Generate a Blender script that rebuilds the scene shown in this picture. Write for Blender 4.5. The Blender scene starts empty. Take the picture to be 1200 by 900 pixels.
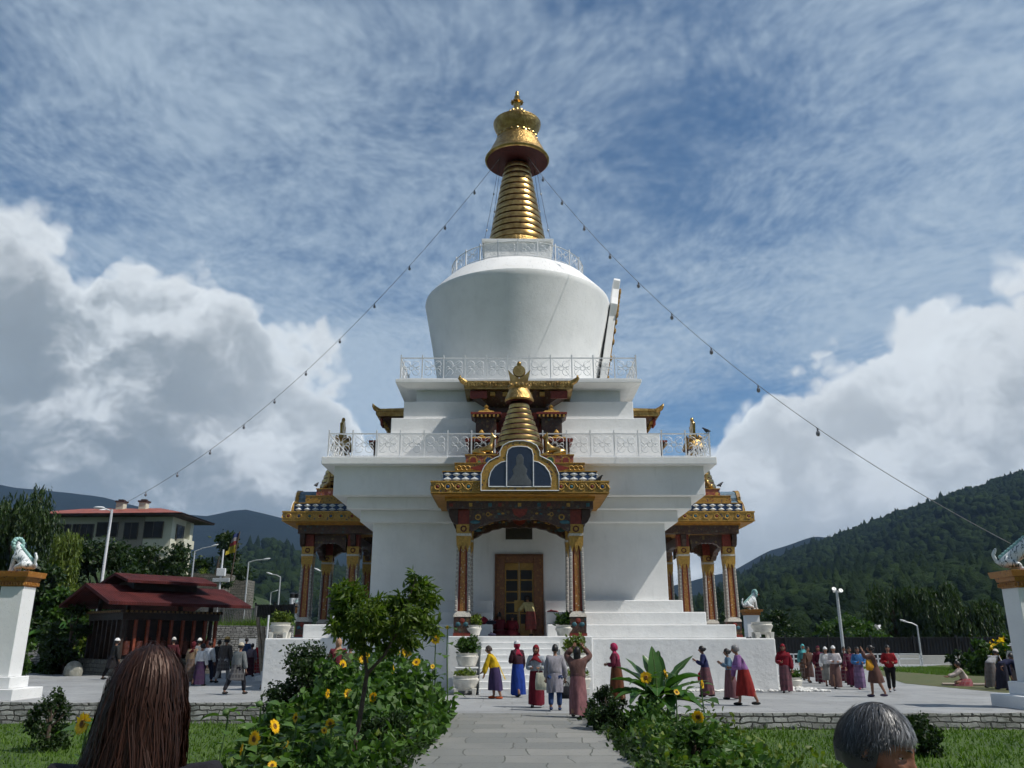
import bpy, bmesh, math, random
import numpy as np
from mathutils import Vector, Matrix, Euler
R=math.radians; PI=math.pi
rnd=random.Random(7); rng=np.random.default_rng(11)
S=bpy.context.scene; COL=S.collection
# ---------------- camera ----------------
FPX=970.0; PITCH=math.atan(302/FPX); CH=1.57
cd=bpy.data.cameras.new('camera'); cam=bpy.data.objects.new('camera',cd); COL.objects.link(cam)
cd.sensor_width=36; cd.lens=36*FPX/1200; cd.clip_start=.05; cd.clip_end=12000
cam.location=(0,0,CH); cam.rotation_euler=(PI/2+PITCH,0,0); S.camera=cam
def fu(y):
    v=450-y; return FPX*math.cos(PITCH)-v*math.sin(PITCH), FPX*math.sin(PITCH)+v*math.cos(PITCH)
def P(x,y,Y):
    a,b=fu(y); return Vector(((x-600)*Y/a, Y, CH+Y*b/a))
def G(x,y,z=0):
    a,b=fu(y); Y=(z-CH)*a/b; return Vector(((x-600)*Y/a, Y, z))
# ---------------- object helpers ----------------
def tag(o,label=None,cat=None,group=None,kind=None):
    if label: o['label']=label
    if cat: o['category']=cat
    if group: o['group']=group
    if kind: o['kind']=kind
    return o
def empty(name,loc=(0,0,0),rz=0,parent=None):
    o=bpy.data.objects.new(name,None); COL.objects.link(o); o.location=loc; o.rotation_euler=(0,0,rz)
    o.empty_display_size=.2
    if parent: o.parent=parent
    return o
def copy_tree(o,parent=None):
    c=o.copy(); COL.objects.link(c)
    if parent: c.parent=parent
    for ch in list(o.children): copy_tree(ch,c)
    return c
def link_mesh(name,me,mats,parent=None,loc=(0,0,0),rz=0):
    for m in mats: me.materials.append(m)
    o=bpy.data.objects.new(name,me); COL.objects.link(o); o.location=loc; o.rotation_euler=(0,0,rz)
    if parent: o.parent=parent
    return o
class MB:
    def __init__(s): s.v=[]; s.f=[]; s.m=[]; s.M=None
    def add(s,vs,fs,m=0):
        b=len(s.v)
        if s.M is not None: vs=[s.M@Vector(v) for v in vs]
        s.v.extend([tuple(v) for v in vs])
        if isinstance(m,int): m=[m]*len(fs)
        s.f.extend([tuple(i+b for i in f) for f in fs]); s.m.extend(m); return s
    def box(s,x0,x1,y0,y1,z0,z1,m=0):
        return s.add([(x0,y0,z0),(x1,y0,z0),(x1,y1,z0),(x0,y1,z0),(x0,y0,z1),(x1,y0,z1),(x1,y1,z1),(x0,y1,z1)],
            [(3,2,1,0),(4,5,6,7),(0,1,5,4),(1,2,6,5),(2,3,7,6),(3,0,4,7)],m)
    def cbox(s,c,d,m=0): return s.box(c[0]-d[0]/2,c[0]+d[0]/2,c[1]-d[1]/2,c[1]+d[1]/2,c[2]-d[2]/2,c[2]+d[2]/2,m)
    def frus(s,w0,d0,z0,w1,d1,z1,m=0,c=(0,0)):
        x,y=c
        return s.add([(x-w0,y-d0,z0),(x+w0,y-d0,z0),(x+w0,y+d0,z0),(x-w0,y+d0,z0),(x-w1,y-d1,z1),(x+w1,y-d1,z1),(x+w1,y+d1,z1),(x-w1,y+d1,z1)],
            [(3,2,1,0),(4,5,6,7),(0,1,5,4),(1,2,6,5),(2,3,7,6),(3,0,4,7)],m)
    def lathe(s,prof,n=24,m=0,c=(0,0),rxy=(1,1)):
        vs=[];fs=[];ms=[]
        for r,z in prof:
            for k in range(n):
                a=2*PI*k/n; vs.append((c[0]+r*rxy[0]*math.cos(a),c[1]+r*rxy[1]*math.sin(a),z))
        for i in range(len(prof)-1):
            for k in range(n):
                k2=(k+1)%n
                fs.append((i*n+k,i*n+k2,(i+1)*n+k2,(i+1)*n+k)); ms.append(m[i] if isinstance(m,(list,tuple)) else m)
        if prof[0][0]>1e-4: fs.append(tuple(range(n-1,-1,-1))); ms.append(ms[0])
        if prof[-1][0]>1e-4: fs.append(tuple((len(prof)-1)*n+k for k in range(n))); ms.append(ms[-1] if ms else 0)
        return s.add(vs,fs,ms)
    def tube(s,pts,r,n=6,m=0,caps=True):
        pts=[Vector(p) for p in pts]; N=len(pts); vs=[];fs=[]
        rs=r if isinstance(r,(list,tuple)) else [r]*N
        up=None
        for i,p in enumerate(pts):
            d=(pts[min(i+1,N-1)]-pts[max(i-1,0)])
            if d.length<1e-9: d=Vector((0,0,1))
            d.normalize()
            if up is None: up=Vector((0,0,1)) if abs(d.z)<.9 else Vector((1,0,0))
            u=d.cross(up); 
            if u.length<1e-6: u=d.cross(Vector((0,1,0)))
            u.normalize(); w=u.cross(d); up=w
            for k in range(n):
                a=2*PI*k/n; vs.append(p+u*(rs[i]*math.cos(a))+w*(rs[i]*math.sin(a)))
        for i in range(N-1):
            for k in range(n):
                k2=(k+1)%n; fs.append((i*n+k,i*n+k2,(i+1)*n+k2,(i+1)*n+k))
        if caps: fs.append(tuple(range(n-1,-1,-1))); fs.append(tuple((N-1)*n+k for k in range(n)))
        return s.add(vs,fs,m)
    def ring(s,c,R0,r,ax='y',n=12,k=4,m=0):
        pts=[]
        vs=[];fs=[]
        for i in range(n):
            a=2*PI*i/n
            for j in range(k):
                b=2*PI*j/k; q=R0+r*math.cos(b); h=r*math.sin(b)
                x,y=q*math.cos(a),q*math.sin(a)
                v=(x,h,y) if ax=='y' else ((h,x,y) if ax=='x' else (x,y,h))
                vs.append((c[0]+v[0],c[1]+v[1],c[2]+v[2]))
        for i in range(n):
            for j in range(k):
                fs.append((i*k+j,((i+1)%n)*k+j,((i+1)%n)*k+(j+1)%k,i*k+(j+1)%k))
        return s.add(vs,fs,m)
    def ball(s,c,r,n=10,k=6,m=0):
        if not isinstance(r,(tuple,list)): r=(r,r,r)
        vs=[(c[0],c[1],c[2]-r[2])];fs=[]
        for i in range(1,k):
            t=-PI/2+PI*i/k
            for j in range(n):
                a=2*PI*j/n; vs.append((c[0]+r[0]*math.cos(t)*math.cos(a),c[1]+r[1]*math.cos(t)*math.sin(a),c[2]+r[2]*math.sin(t)))
        vs.append((c[0],c[1],c[2]+r[2])); T=len(vs)-1
        for j in range(n):
            fs.append((0,1+(j+1)%n,1+j)); fs.append((T,T-n+j,T-n+(j+1)%n))
        for i in range(k-2):
            for j in range(n):
                fs.append((1+i*n+j,1+i*n+(j+1)%n,1+(i+1)*n+(j+1)%n,1+(i+1)*n+j))
        return s.add(vs,fs,m)
    def prism(s,poly,d0,d1,plane='xz',m=0):
        n=len(poly)
        if plane=='xz': f=lambda p,d:(p[0],d,p[1])
        elif plane=='xy': f=lambda p,d:(p[0],p[1],d)
        else: f=lambda p,d:(d,p[0],p[1])
        vs=[f(p,d0) for p in poly]+[f(p,d1) for p in poly]
        fs=[tuple(range(n)),tuple(range(2*n-1,n-1,-1))]+[(i,i+n,(i+1)%n+n,(i+1)%n) for i in range(n)]
        return s.add(vs,fs,m)
    def mesh(s,name,smooth=None):
        me=bpy.data.meshes.new(name); me.from_pydata(s.v,[],s.f)
        me.polygons.foreach_set('material_index',s.m)
        bm=bmesh.new(); bm.from_mesh(me); bmesh.ops.recalc_face_normals(bm,faces=bm.faces); bm.to_mesh(me); bm.free()
        if smooth:
            me.polygons.foreach_set('use_smooth',[True]*len(me.polygons)); me.set_sharp_from_angle(angle=R(smooth))
        me.update(); return me
    def build(s,name,mats,parent=None,smooth=None,bevel=0,loc=(0,0,0),rz=0):
        if not isinstance(mats,(list,tuple)): mats=[mats]
        o=link_mesh(name,s.mesh(name,smooth),mats,parent,loc,rz)
        if bevel:
            b=o.modifiers.new('bevel','BEVEL'); b.width=bevel; b.segments=2; b.limit_method='ANGLE'; b.angle_limit=R(40)
        return o
# ---------------- materials ----------------
MATS={}
class NT:
    def __init__(s,nt): s.nt=nt; s.n=nt.nodes; s.l=nt.links
    def new(s,t,**k):
        n=s.n.new(t)
        for a,b in k.items(): setattr(n,a,b)
        return n
    def put(s,sock,v):
        if hasattr(v,'is_linked'): s.l.new(v,sock)
        else: sock.default_value=v
    def math(s,op,a,b=0.0,c=0.0,clamp=False):
        n=s.new('ShaderNodeMath',operation=op,use_clamp=clamp); s.put(n.inputs[0],a); s.put(n.inputs[1],b)
        if len(n.inputs)>2: s.put(n.inputs[2],c)
        return n.outputs[0]
    def noise(s,vec,scale,detail=4,rough=.55,dist=0,out=0):
        n=s.new('ShaderNodeTexNoise'); s.put(n.inputs['Vector'],vec); n.inputs['Scale'].default_value=scale
        n.inputs['Detail'].default_value=detail; n.inputs['Roughness'].default_value=rough; n.inputs['Distortion'].default_value=dist
        return n.outputs[out]
    def ss(s,v,a,b,lo=0.0,hi=1.0):
        n=s.new('ShaderNodeMapRange',interpolation_type='SMOOTHSTEP'); s.put(n.inputs[0],v)
        n.inputs[1].default_value=a; n.inputs[2].default_value=b; n.inputs[3].default_value=lo; n.inputs[4].default_value=hi
        return n.outputs[0]
    def mix(s,f,a,b,bt='MIX'):
        n=s.new('ShaderNodeMix',data_type='RGBA',blend_type=bt); s.put(n.inputs[0],f)
        for i,v in ((6,a),(7,b)):
            if isinstance(v,(tuple,list)) and len(v)==3: v=(*v,1)
            s.put(n.inputs[i],v)
        return n.outputs[2]
    def mapping(s,vec,scale=(1,1,1),loc=(0,0,0),rot=(0,0,0)):
        n=s.new('ShaderNodeMapping'); s.put(n.inputs[0],vec); n.inputs['Scale'].default_value=scale; n.inputs['Location'].default_value=loc; n.inputs['Rotation'].default_value=rot
        return n.outputs[0]
def newmat(name):
    m=bpy.data.materials.new(name); m.use_nodes=True; N=NT(m.node_tree); b=N.n['Principled BSDF']; MATS[name]=m
    tc=N.new('ShaderNodeTexCoord'); return m,N,b,tc.outputs['Object']
def mat(name,col,rough=.65,metal=0,var=.2,scale=6,bump=.0,bscale=40,col2=None,spec=.4,trans=0,sheen=0):
    if name in MATS: return MATS[name]
    m,N,b,ob=newmat(name)
    nz=N.noise(ob,scale,5,.6)
    f=N.ss(nz,.3,.7)
    c2=col2 if col2 else tuple(max(0,c*(1-var)) for c in col); c1=col if col2 else tuple(min(1,c*(1+var*.6)) for c in col)
    N.put(b.inputs['Base Color'],N.mix(f,c2,c1)); b.inputs['Roughness'].default_value=rough; b.inputs['Metallic'].default_value=metal
    b.inputs['Specular IOR Level'].default_value=spec
    if bump:
        bp=N.new('ShaderNodeBump'); bp.inputs['Strength'].default_value=bump; bp.inputs['Distance'].default_value=.05 if bump>=.9 else .02
        N.put(bp.inputs['Height'],N.noise(ob,bscale,4,.6)); N.put(b.inputs['Normal'],bp.outputs[0])
    return m
def plaster(name,base=(.78,.785,.78),streak=.12,lump=.35):
    m,N,b,ob=newmat(name)
    big=N.ss(N.noise(ob,.55,6,.65),.35,.7)
    vert=N.ss(N.noise(N.mapping(ob,(3,3,.5)),1.0,6,.72),.5,.8)
    fine=N.ss(N.noise(ob,14,5,.7),.4,.75)
    c=N.mix(N.math('MULTIPLY',big,.7),base,tuple(x*.84 for x in base))
    c=N.mix(N.math('MULTIPLY',vert,streak*2.2),c,(base[0]*.55,base[1]*.56,base[2]*.55))
    c=N.mix(N.math('MULTIPLY',fine,streak*.6),c,(base[0]*.7,base[1]*.7,base[2]*.68))
    N.put(b.inputs['Base Color'],c); b.inputs['Roughness'].default_value=.75
    bp=N.new('ShaderNodeBump'); bp.inputs['Strength'].default_value=min(1,lump); bp.inputs['Distance'].default_value=.02 if lump<.5 else .035
    N.put(bp.inputs['Height'],N.noise(ob,7 if lump<.5 else 4.5,6,.62)); N.put(b.inputs['Normal'],bp.outputs[0])
    return m
def leafmat(name,dark,light,trans=.35,rough=.5):
    m,N,b,ob=newmat(name)
    at=N.new('ShaderNodeAttribute',attribute_name='tint')
    c=N.mix(at.outputs['Fac'],dark,light)
    N.put(b.inputs['Base Color'],c); b.inputs['Roughness'].default_value=rough; b.inputs['Specular IOR Level'].default_value=.35
    t=N.new('ShaderNodeBsdfTranslucent'); N.put(t.inputs['Color'],N.mix(1.0,c,(1.2,1.35,.55),'MULTIPLY'))
    mx=N.new('ShaderNodeMixShader'); mx.inputs[0].default_value=trans
    N.l.new(b.outputs[0],mx.inputs[1]); N.l.new(t.outputs[0],mx.inputs[2]); N.l.new(mx.outputs[0],N.n['Material Output'].inputs[0])
    return m
def fabric(col,pat=0):
    k='fabric_%d_%02x%02x%02x'%((pat,)+tuple(int(255*c) for c in col))
    if k in MATS: return MATS[k]
    m,N,b,ob=newmat(k)
    f=N.ss(N.noise(N.mapping(ob,(1,1,.35)),14,4,.6),.35,.7)
    cl=N.mix(f,tuple(c*.72 for c in col),tuple(min(1,c*1.14) for c in col))
    if pat:      # woven bands, or a plaid
        sp=N.new('ShaderNodeSeparateXYZ'); N.put(sp.inputs[0],ob); q=3.0+pat*.9
        st=N.ss(N.math('SINE',N.math('MULTIPLY',sp.outputs[2],q*9)),.35,.6)
        if pat>1: st=N.math('MAXIMUM',st,N.ss(N.math('SINE',N.math('MULTIPLY',N.math('ADD',sp.outputs[0],sp.outputs[1]),q*10)),.4,.65))
        cl=N.mix(N.math('MULTIPLY',st,.55),cl,tuple(min(1,c*.45+(.10 if pat==2 else .02)) for c in col))
    N.put(b.inputs['Base Color'],cl)
    b.inputs['Roughness'].default_value=.85; b.inputs['Specular IOR Level'].default_value=.2
    bp=N.new('ShaderNodeBump'); bp.inputs['Strength'].default_value=.4; bp.inputs['Distance'].default_value=.02
    N.put(bp.inputs['Height'],N.noise(N.mapping(ob,(1,1,.3)),22,3,.6)); N.put(b.inputs['Normal'],bp.outputs[0])
    return m
def painted(name,base,cols,scale=14,gold=(.55,.32,.06)):
    """painted ornament: scrolls and dots of several colours over a base coat"""
    m,N,b,ob=newmat(name)
    v=N.new('ShaderNodeTexVoronoi'); N.put(v.inputs['Vector'],ob); v.inputs['Scale'].default_value=scale
    d=v.outputs['Distance']; sep=N.new('ShaderNodeSeparateColor'); N.l.new(v.outputs['Color'],sep.inputs[0])
    ramp=N.new('ShaderNodeValToRGB'); ramp.color_ramp.interpolation='CONSTANT'; N.l.new(sep.outputs[0],ramp.inputs[0])
    el=ramp.color_ramp.elements; el[0].color=(*cols[0],1); el[0].position=0; el[1].color=(*cols[-1],1); el[1].position=1-1/len(cols)
    for i,c in enumerate(cols[1:-1]):
        e=el.new((i+1)/len(cols)); e.color=(*c,1)
    c=N.mix(N.ss(d,.28,.36),ramp.outputs[0],base)
    w=N.noise(ob,scale*1.3,2,.5,1.5); line=N.ss(N.math('ABSOLUTE',N.math('SUBTRACT',w,.5)),.0,.035,1,0)
    c=N.mix(N.math('MULTIPLY',line,.8),c,gold)
    N.put(b.inputs['Base Color'],c); b.inputs['Roughness'].default_value=.5
    return m
WHITE=plaster('white_plaster',(.81,.815,.81),.13); WHITE2=plaster('white_plaster_plinth',(.74,.75,.75),.15,.55)
def goldmat(name,col,rough,bump,bscale,metal=1):
    m=mat(name,col,rough,metal,.25,3.5,bump,bscale,col2=tuple(c*k for c,k in zip(col,(.55,.48,.42)))); return m
GOLD=goldmat('gilded_metal',(.54,.375,.145),.30,.08,60)
GOLDC=goldmat('chased_gilt',(.50,.345,.13),.36,1.0,9)
GOLDP=mat('gold_paint',(.42,.25,.055),.5,.25,.3,16,.4,40)
OCHRE=mat('ochre_soffit',(.42,.2,.03),.6,0,.3,5)
DRED=mat('dark_red_lacquer',(.085,.014,.012),.55,0,.3,8)
RED=mat('red_paint',(.19,.03,.018),.55,0,.3,10)
DKW=mat('dark_wood',(.045,.024,.016),.6,0,.35,9)
BLUE=mat('deep_blue_paint',(.02,.055,.15),.55,0,.3,12)
TEAL=mat('teal_paint',(.04,.12,.15),.55,0,.3,12)
PALE=mat('pale_petal_paint',(.62,.67,.72),.6,0,.25,20)
ORN=painted('gold_scroll_paint',(.36,.21,.035),[(.20,.04,.02),(.36,.21,.035),(.04,.05,.08),(.42,.26,.05),(.06,.05,.02)],9,(.09,.04,.015))
ORNR=painted('red_scroll_paint',(.26,.10,.025),[(.5,.27,.05),(.28,.05,.02),(.55,.5,.42),(.45,.2,.04)],15)
ORND=painted('dark_bracket_paint',(.045,.018,.014),[(.03,.06,.07),(.09,.022,.016),(.14,.09,.03),(.035,.028,.022),(.10,.085,.07)],6,(.13,.09,.035))
FRIEZE=painted('frieze_paint',(.26,.06,.05),[(.05,.12,.28),(.5,.3,.06),(.05,.2,.1),(.5,.2,.22)],5)
BEAD=mat('pale_bead_strip',(.50,.47,.42),.7,0,.35,30)
METW=mat('white_metal',(.66,.68,.70),.45,.0,.15,20)
GREYM=mat('galvanised_metal',(.5,.52,.53),.45,.4,.2,10)
BLK=mat('black_iron',(.015,.015,.016),.5,.2,.2,10)
GLASS,_N,_b,_o=newmat('dark_window_glass'); _b.inputs['Base Color'].default_value=(.022,.034,.06,1); _b.inputs['Roughness'].default_value=.12; _b.inputs['Specular IOR Level'].default_value=.5
def stonemat(name,c1,c2,mortar,sx,sy,dirt=.3):
    m,N,b,ob=newmat(name)
    br=N.new('ShaderNodeTexBrick'); sp=N.new('ShaderNodeSeparateXYZ'); N.put(sp.inputs[0],ob)
    cb=N.new('ShaderNodeCombineXYZ'); dz=N.noise(ob,2.4,3); 
    N.put(cb.inputs[0],N.math('ADD',N.math('ADD',sp.outputs[0],sp.outputs[1]),N.math('MULTIPLY',dz,.5))); N.put(cb.inputs[1],N.math('ADD',sp.outputs[2],N.math('MULTIPLY',dz,.13)))
    N.put(br.inputs['Vector'],cb.outputs[0]); br.inputs['Scale'].default_value=1; br.inputs['Brick Width'].default_value=sx; br.inputs['Row Height'].default_value=sy
    br.inputs['Mortar Size'].default_value=.02; br.inputs['Mortar Smooth'].default_value=.35
    br.inputs['Color1'].default_value=(*c1,1); br.inputs['Color2'].default_value=(*c2,1); br.inputs['Mortar'].default_value=(*mortar,1)
    br.offset_frequency=2; br.squash=.7; br.squash_frequency=3
    n=N.ss(N.noise(ob,4,6,.7),.35,.7); n2=N.ss(N.noise(ob,1.2,4,.6),.5,.75)
    c=N.mix(N.math('MULTIPLY',n,.6),br.outputs[0],tuple(x*.35 for x in c1))
    c=N.mix(N.math('MULTIPLY',n2,dirt*2),c,(.03,.035,.02))
    N.put(b.inputs['Base Color'],c); b.inputs['Roughness'].default_value=.9
    bp=N.new('ShaderNodeBump'); bp.inputs['Strength'].default_value=.8; bp.inputs['Distance'].default_value=.05
    N.put(bp.inputs['Height'],N.math('ADD',N.math('MULTIPLY',br.outputs['Fac'],-1.2),N.noise(ob,9,5,.7))); N.put(b.inputs['Normal'],bp.outputs[0])
    return m
STONE=stonemat('rubble_stone',(.50,.50,.48),(.26,.26,.25),(.025,.025,.02),.34,.125,.42)
STONED=stonemat('grey_brown_stone',(.20,.19,.16),(.13,.125,.105),(.05,.05,.04),.5,.2)
HAZE=0.00010
# ---------------- light and sky ----------------
SUND=Vector((.57,-.2,.80)).normalized()
sl=bpy.data.lights.new('sun','SUN'); sl.energy=4.5; sl.angle=R(.53); sl.color=(1,.955,.88)
so=bpy.data.objects.new('sun',sl); COL.objects.link(so); so.rotation_euler=(-SUND).to_track_quat('-Z','Y').to_euler()
W=bpy.data.worlds.new('World'); S.world=W; W.use_nodes=True
N=NT(W.node_tree); bg=N.n['Background']
sky=N.new('ShaderNodeTexSky',sky_type='NISHITA'); sky.sun_disc=False; sky.sun_elevation=math.asin(SUND.z); sky.sun_rotation=math.atan2(SUND.x,SUND.y)
sky.altitude=2300; sky.air_density=1.0; sky.dust_density=.6; sky.ozone_density=1.3
tc=N.new('ShaderNodeTexCoord'); dirv=tc.outputs['Generated']
sp=N.new('ShaderNodeSeparateXYZ'); N.put(sp.inputs[0],dirv); dx,dy,dz=sp.outputs
az=N.math('ARCTAN2',dx,dy); el=N.math('ARCSINE',dz)
cb=N.new('ShaderNodeCombineXYZ'); N.put(cb.inputs[0],az); N.put(cb.inputs[1],el); ae=cb.outputs[0]
def azel(x,y):
    a,b=fu(y); X=x-600; return math.atan2(X,a), math.atan2(b,math.hypot(X,a))
def blob(x,y,rx,ry,amp=1.0,rot=0):
    """1 at the centre of an ellipse on the sky dome, falling off outside; sizes in degrees"""
    a,e=azel(x,y)
    u=N.math('SUBTRACT',az,a); v=N.math('SUBTRACT',el,e)
    c,s=math.cos(rot),math.sin(rot)
    u2=N.math('DIVIDE',N.math('ADD',N.math('MULTIPLY',u,c),N.math('MULTIPLY',v,s)),R(rx)); v2=N.math('DIVIDE',N.math('SUBTRACT',N.math('MULTIPLY',v,c),N.math('MULTIPLY',u,s)),R(ry))
    d=N.math('ADD',N.math('MULTIPLY',u2,u2),N.math('MULTIPLY',v2,v2))
    return N.math('MULTIPLY',N.math('EXPONENT',N.math('MULTIPLY',d,-.7)),amp)
def addl(xs):
    o=xs[0]
    for x in xs[1:]: o=N.math('ADD',o,x)
    return o
# high thin cloud: mottled ripples on a plane overhead
zz=N.math('ADD',N.math('MAXIMUM',dz,0.0),.12)
cb2=N.new('ShaderNodeCombineXYZ'); N.put(cb2.inputs[0],N.math('DIVIDE',dx,zz)); N.put(cb2.inputs[1],N.math('DIVIDE',dy,zz)); pl=cb2.outputs[0]
warp=N.noise(pl,2.2,1,.5,0,1)
plw=N.new('ShaderNodeVectorMath',operation='ADD'); N.put(plw.inputs[0],pl)
wv=N.new('ShaderNodeVectorMath',operation='SCALE'); N.put(wv.inputs[0],warp); wv.inputs[3].default_value=.22; N.put(plw.inputs[1],wv.outputs[0]); plw=plw.outputs[0]
broad=N.noise(pl,1.3,3,.6,0)
mott=N.noise(N.mapping(plw,(36,24,1),rot=(0,0,.5)),1.0,2,.6,0)
streak=N.noise(N.mapping(plw,(4.2,6.5,1),rot=(0,0,-.6)),1.0,5,.66,0)
veil=addl([N.math('MULTIPLY',broad,.85),N.math('MULTIPLY',mott,.44),N.math('MULTIPLY',streak,.85),
  blob(100,120,19,13,.18),blob(330,60,12,7,.05),blob(1150,90,14,9,.30),blob(1080,300,13,6,.26,.3),blob(430,480,12,7,.62),blob(760,430,7,5,.12),blob(300,200,12,9,.08),blob(700,330,9,6,.08),
  blob(960,420,8,3,.10,-.4),blob(820,150,8,8,-.17),blob(430,350,8,3.4,-.16),blob(900,480,8,2.4,-.38),blob(700,60,9,6,-.06),blob(1000,190,7,5,-.10),blob(30,225,9,3,-.16),blob(560,270,6,9,-.05)])
veil=N.math('ADD',veil,N.ss(dy,-.05,-.7,0,-.55))     # unseen rear sky thinned of cloud to deepen shade on the front walls
veilm=N.ss(veil,.72,1.62)
skyc=N.mix(N.math('MULTIPLY',veilm,N.math('ADD',.70,N.math('MULTIPLY',mott,.26))),N.mix(1.0,sky.outputs[0],(.76,.97,1.02),'MULTIPLY'),(4.15,5.15,6.15))
skyc=N.mix(N.math('MULTIPLY',N.ss(dy,.1,-.6),.75),skyc,(2.5,2.68,2.82))     # unseen rear sky mixed to grey to neutralise the front walls' shade
# cumulus banks
def billow(vec):
    """rounded cauliflower lumps of three sizes"""
    o=None
    for sc,w in ((9,.95),(21,.55),(48,.28)):
        v=N.new('ShaderNodeTexVoronoi',feature='F1',voronoi_dimensions='2D'); N.put(v.inputs['Vector'],vec); v.inputs['Scale'].default_value=sc
        t=N.math('MULTIPLY',N.math('SUBTRACT',.42,v.outputs['Distance']),w); o=t if o is None else N.math('ADD',o,t)
    return o
wa=N.new('ShaderNodeVectorMath',operation='SCALE'); N.put(wa.inputs[0],N.noise(ae,9,4,.6,0,1)); wa.inputs[3].default_value=.075
aw=N.new('ShaderNodeVectorMath',operation='ADD'); N.put(aw.inputs[0],ae); N.put(aw.inputs[1],wa.outputs[0]); aw=aw.outputs[0]
fb=N.math('ADD',billow(aw),.5)
big=N.noise(ae,3.2,3,.5,0)
bank=addl([blob(50,425,10,6.6,.95),blob(140,470,10.5,6.5,.8),blob(30,530,12,5,.6),blob(250,545,9,4.5,.72),blob(390,575,6,3,.55),blob(300,360,5,3,.24),
  blob(1200,440,9,6.0,.98),blob(1080,530,8.0,4.6,.92),blob(940,600,7.5,3.6,.85),blob(860,560,4.0,3.2,.42),blob(1010,650,14,3,.5),blob(600,640,14,3,.5),
  blob(100,620,25,2.6,.7)])
low=N.math('MULTIPLY',N.ss(el,.02,.16,.30,0.0),N.ss(dy,-.4,.2))          # a low horizon bank, dropped from the unseen rear to cut fill light
bk=N.math('ADD',bank,low)
dens=N.math('ADD',bk,N.math('ADD',N.math('MULTIPLY',N.math('MULTIPLY',N.math('SUBTRACT',fb,.5),.85),N.ss(bk,.12,.5)),N.math('MULTIPLY',N.math('SUBTRACT',big,.5),.8)))
cm=N.ss(dens,.38,.64)
lit=N.ss(N.noise(N.mapping(aw,(1,1.5,1)),6.5,4,.6,0),.36,.68)
core=N.ss(N.math('ADD',dens,N.math('MULTIPLY',big,.4)),.60,1.35)
greyer=N.math('ADD',N.math('ADD',blob(70,440,10,6.5,1.0),blob(190,590,14,3,.85)),N.math('ADD',blob(900,670,9,2.4,.38),blob(1150,500,6,3.0,.22)))
brk=N.ss(N.noise(N.mapping(aw,(1,1.3,1),(3,1,0)),8.5,4,.62,0),.36,.60,.12,1.35)
shade=N.math('MULTIPLY',N.math('MULTIPLY',core,brk),N.math('ADD',.30,greyer))
shade=N.math('SUBTRACT',1.0,N.math('EXPONENT',N.math('MULTIPLY',shade,-1.25)))
cc=N.mix(shade,(6.8,7.25,7.6),(1.75,2.2,2.6))
cc=N.mix(N.math('MULTIPLY',lit,.30),cc,N.mix(1.0,cc,(1.42,1.44,1.44),'MULTIPLY'))
fin=N.mix(cm,skyc,cc)
N.put(bg.inputs[0],fin); bg.inputs[1].default_value=.11
S.view_settings.view_transform='Standard'; S.view_settings.look='None'; S.view_settings.gamma=1; S.view_settings.exposure=0
S.cycles.max_bounces=4; S.cycles.transparent_max_bounces=8; S.cycles.volume_bounces=0; S.cycles.use_denoising=True
S.cycles.sample_clamp_indirect=6; S.cycles.caustics_reflective=False; S.cycles.caustics_refractive=False

W.cycles.sampling_method='MANUAL'; W.cycles.sample_map_resolution=256
S.cycles.adaptive_threshold=.03; S.cycles.adaptive_min_samples=8
# ---------------- people ----------------
from mathutils import noise as mn
SKIN=mat('skin',(.26,.13,.08),.55,0,.12,20); SKINM=mat('skin_warm',(.23,.10,.06),.5,0,.15,18,.15,90)
HAIRB=mat('black_hair',(.012,.010,.010),.45,0,.3,30); HAIRG=mat('grey_hair',(.16,.16,.17),.5,0,.4,40)
EYEW=mat('eye_white',(.6,.58,.55),.3); EYED=mat('dark_eye',(.012,.008,.006),.2); LIP=mat('lips',(.22,.07,.055),.5)
def skin_mesh(vs,es,rs,sub=1):
    me=bpy.data.meshes.new('tmp'); me.from_pydata([tuple(v) for v in vs],es,[]); o=bpy.data.objects.new('tmp',me); COL.objects.link(o)
    o.modifiers.new('s','SKIN').use_smooth_shade=True
    for i,r in enumerate(rs):
        sv=me.skin_vertices[0].data[i]; sv.radius=r if isinstance(r,tuple) else (r,r); sv.use_root=(i==0)
    if sub:
        d=o.modifiers.new('d','SUBSURF'); d.levels=sub; d.render_levels=sub
    dg=bpy.context.evaluated_depsgraph_get(); ev=o.evaluated_get(dg); m2=bpy.data.meshes.new_from_object(ev)
    v=[w.co.copy() for w in m2.vertices]; f=[tuple(p.vertices) for p in m2.polygons]
    bpy.data.objects.remove(o); bpy.data.meshes.remove(me); bpy.data.meshes.remove(m2)
    return v,f
def g3(p,c,s): return math.exp(-sum(((p[i]-c[i])/s[i])**2 for i in range(3)))
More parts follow.
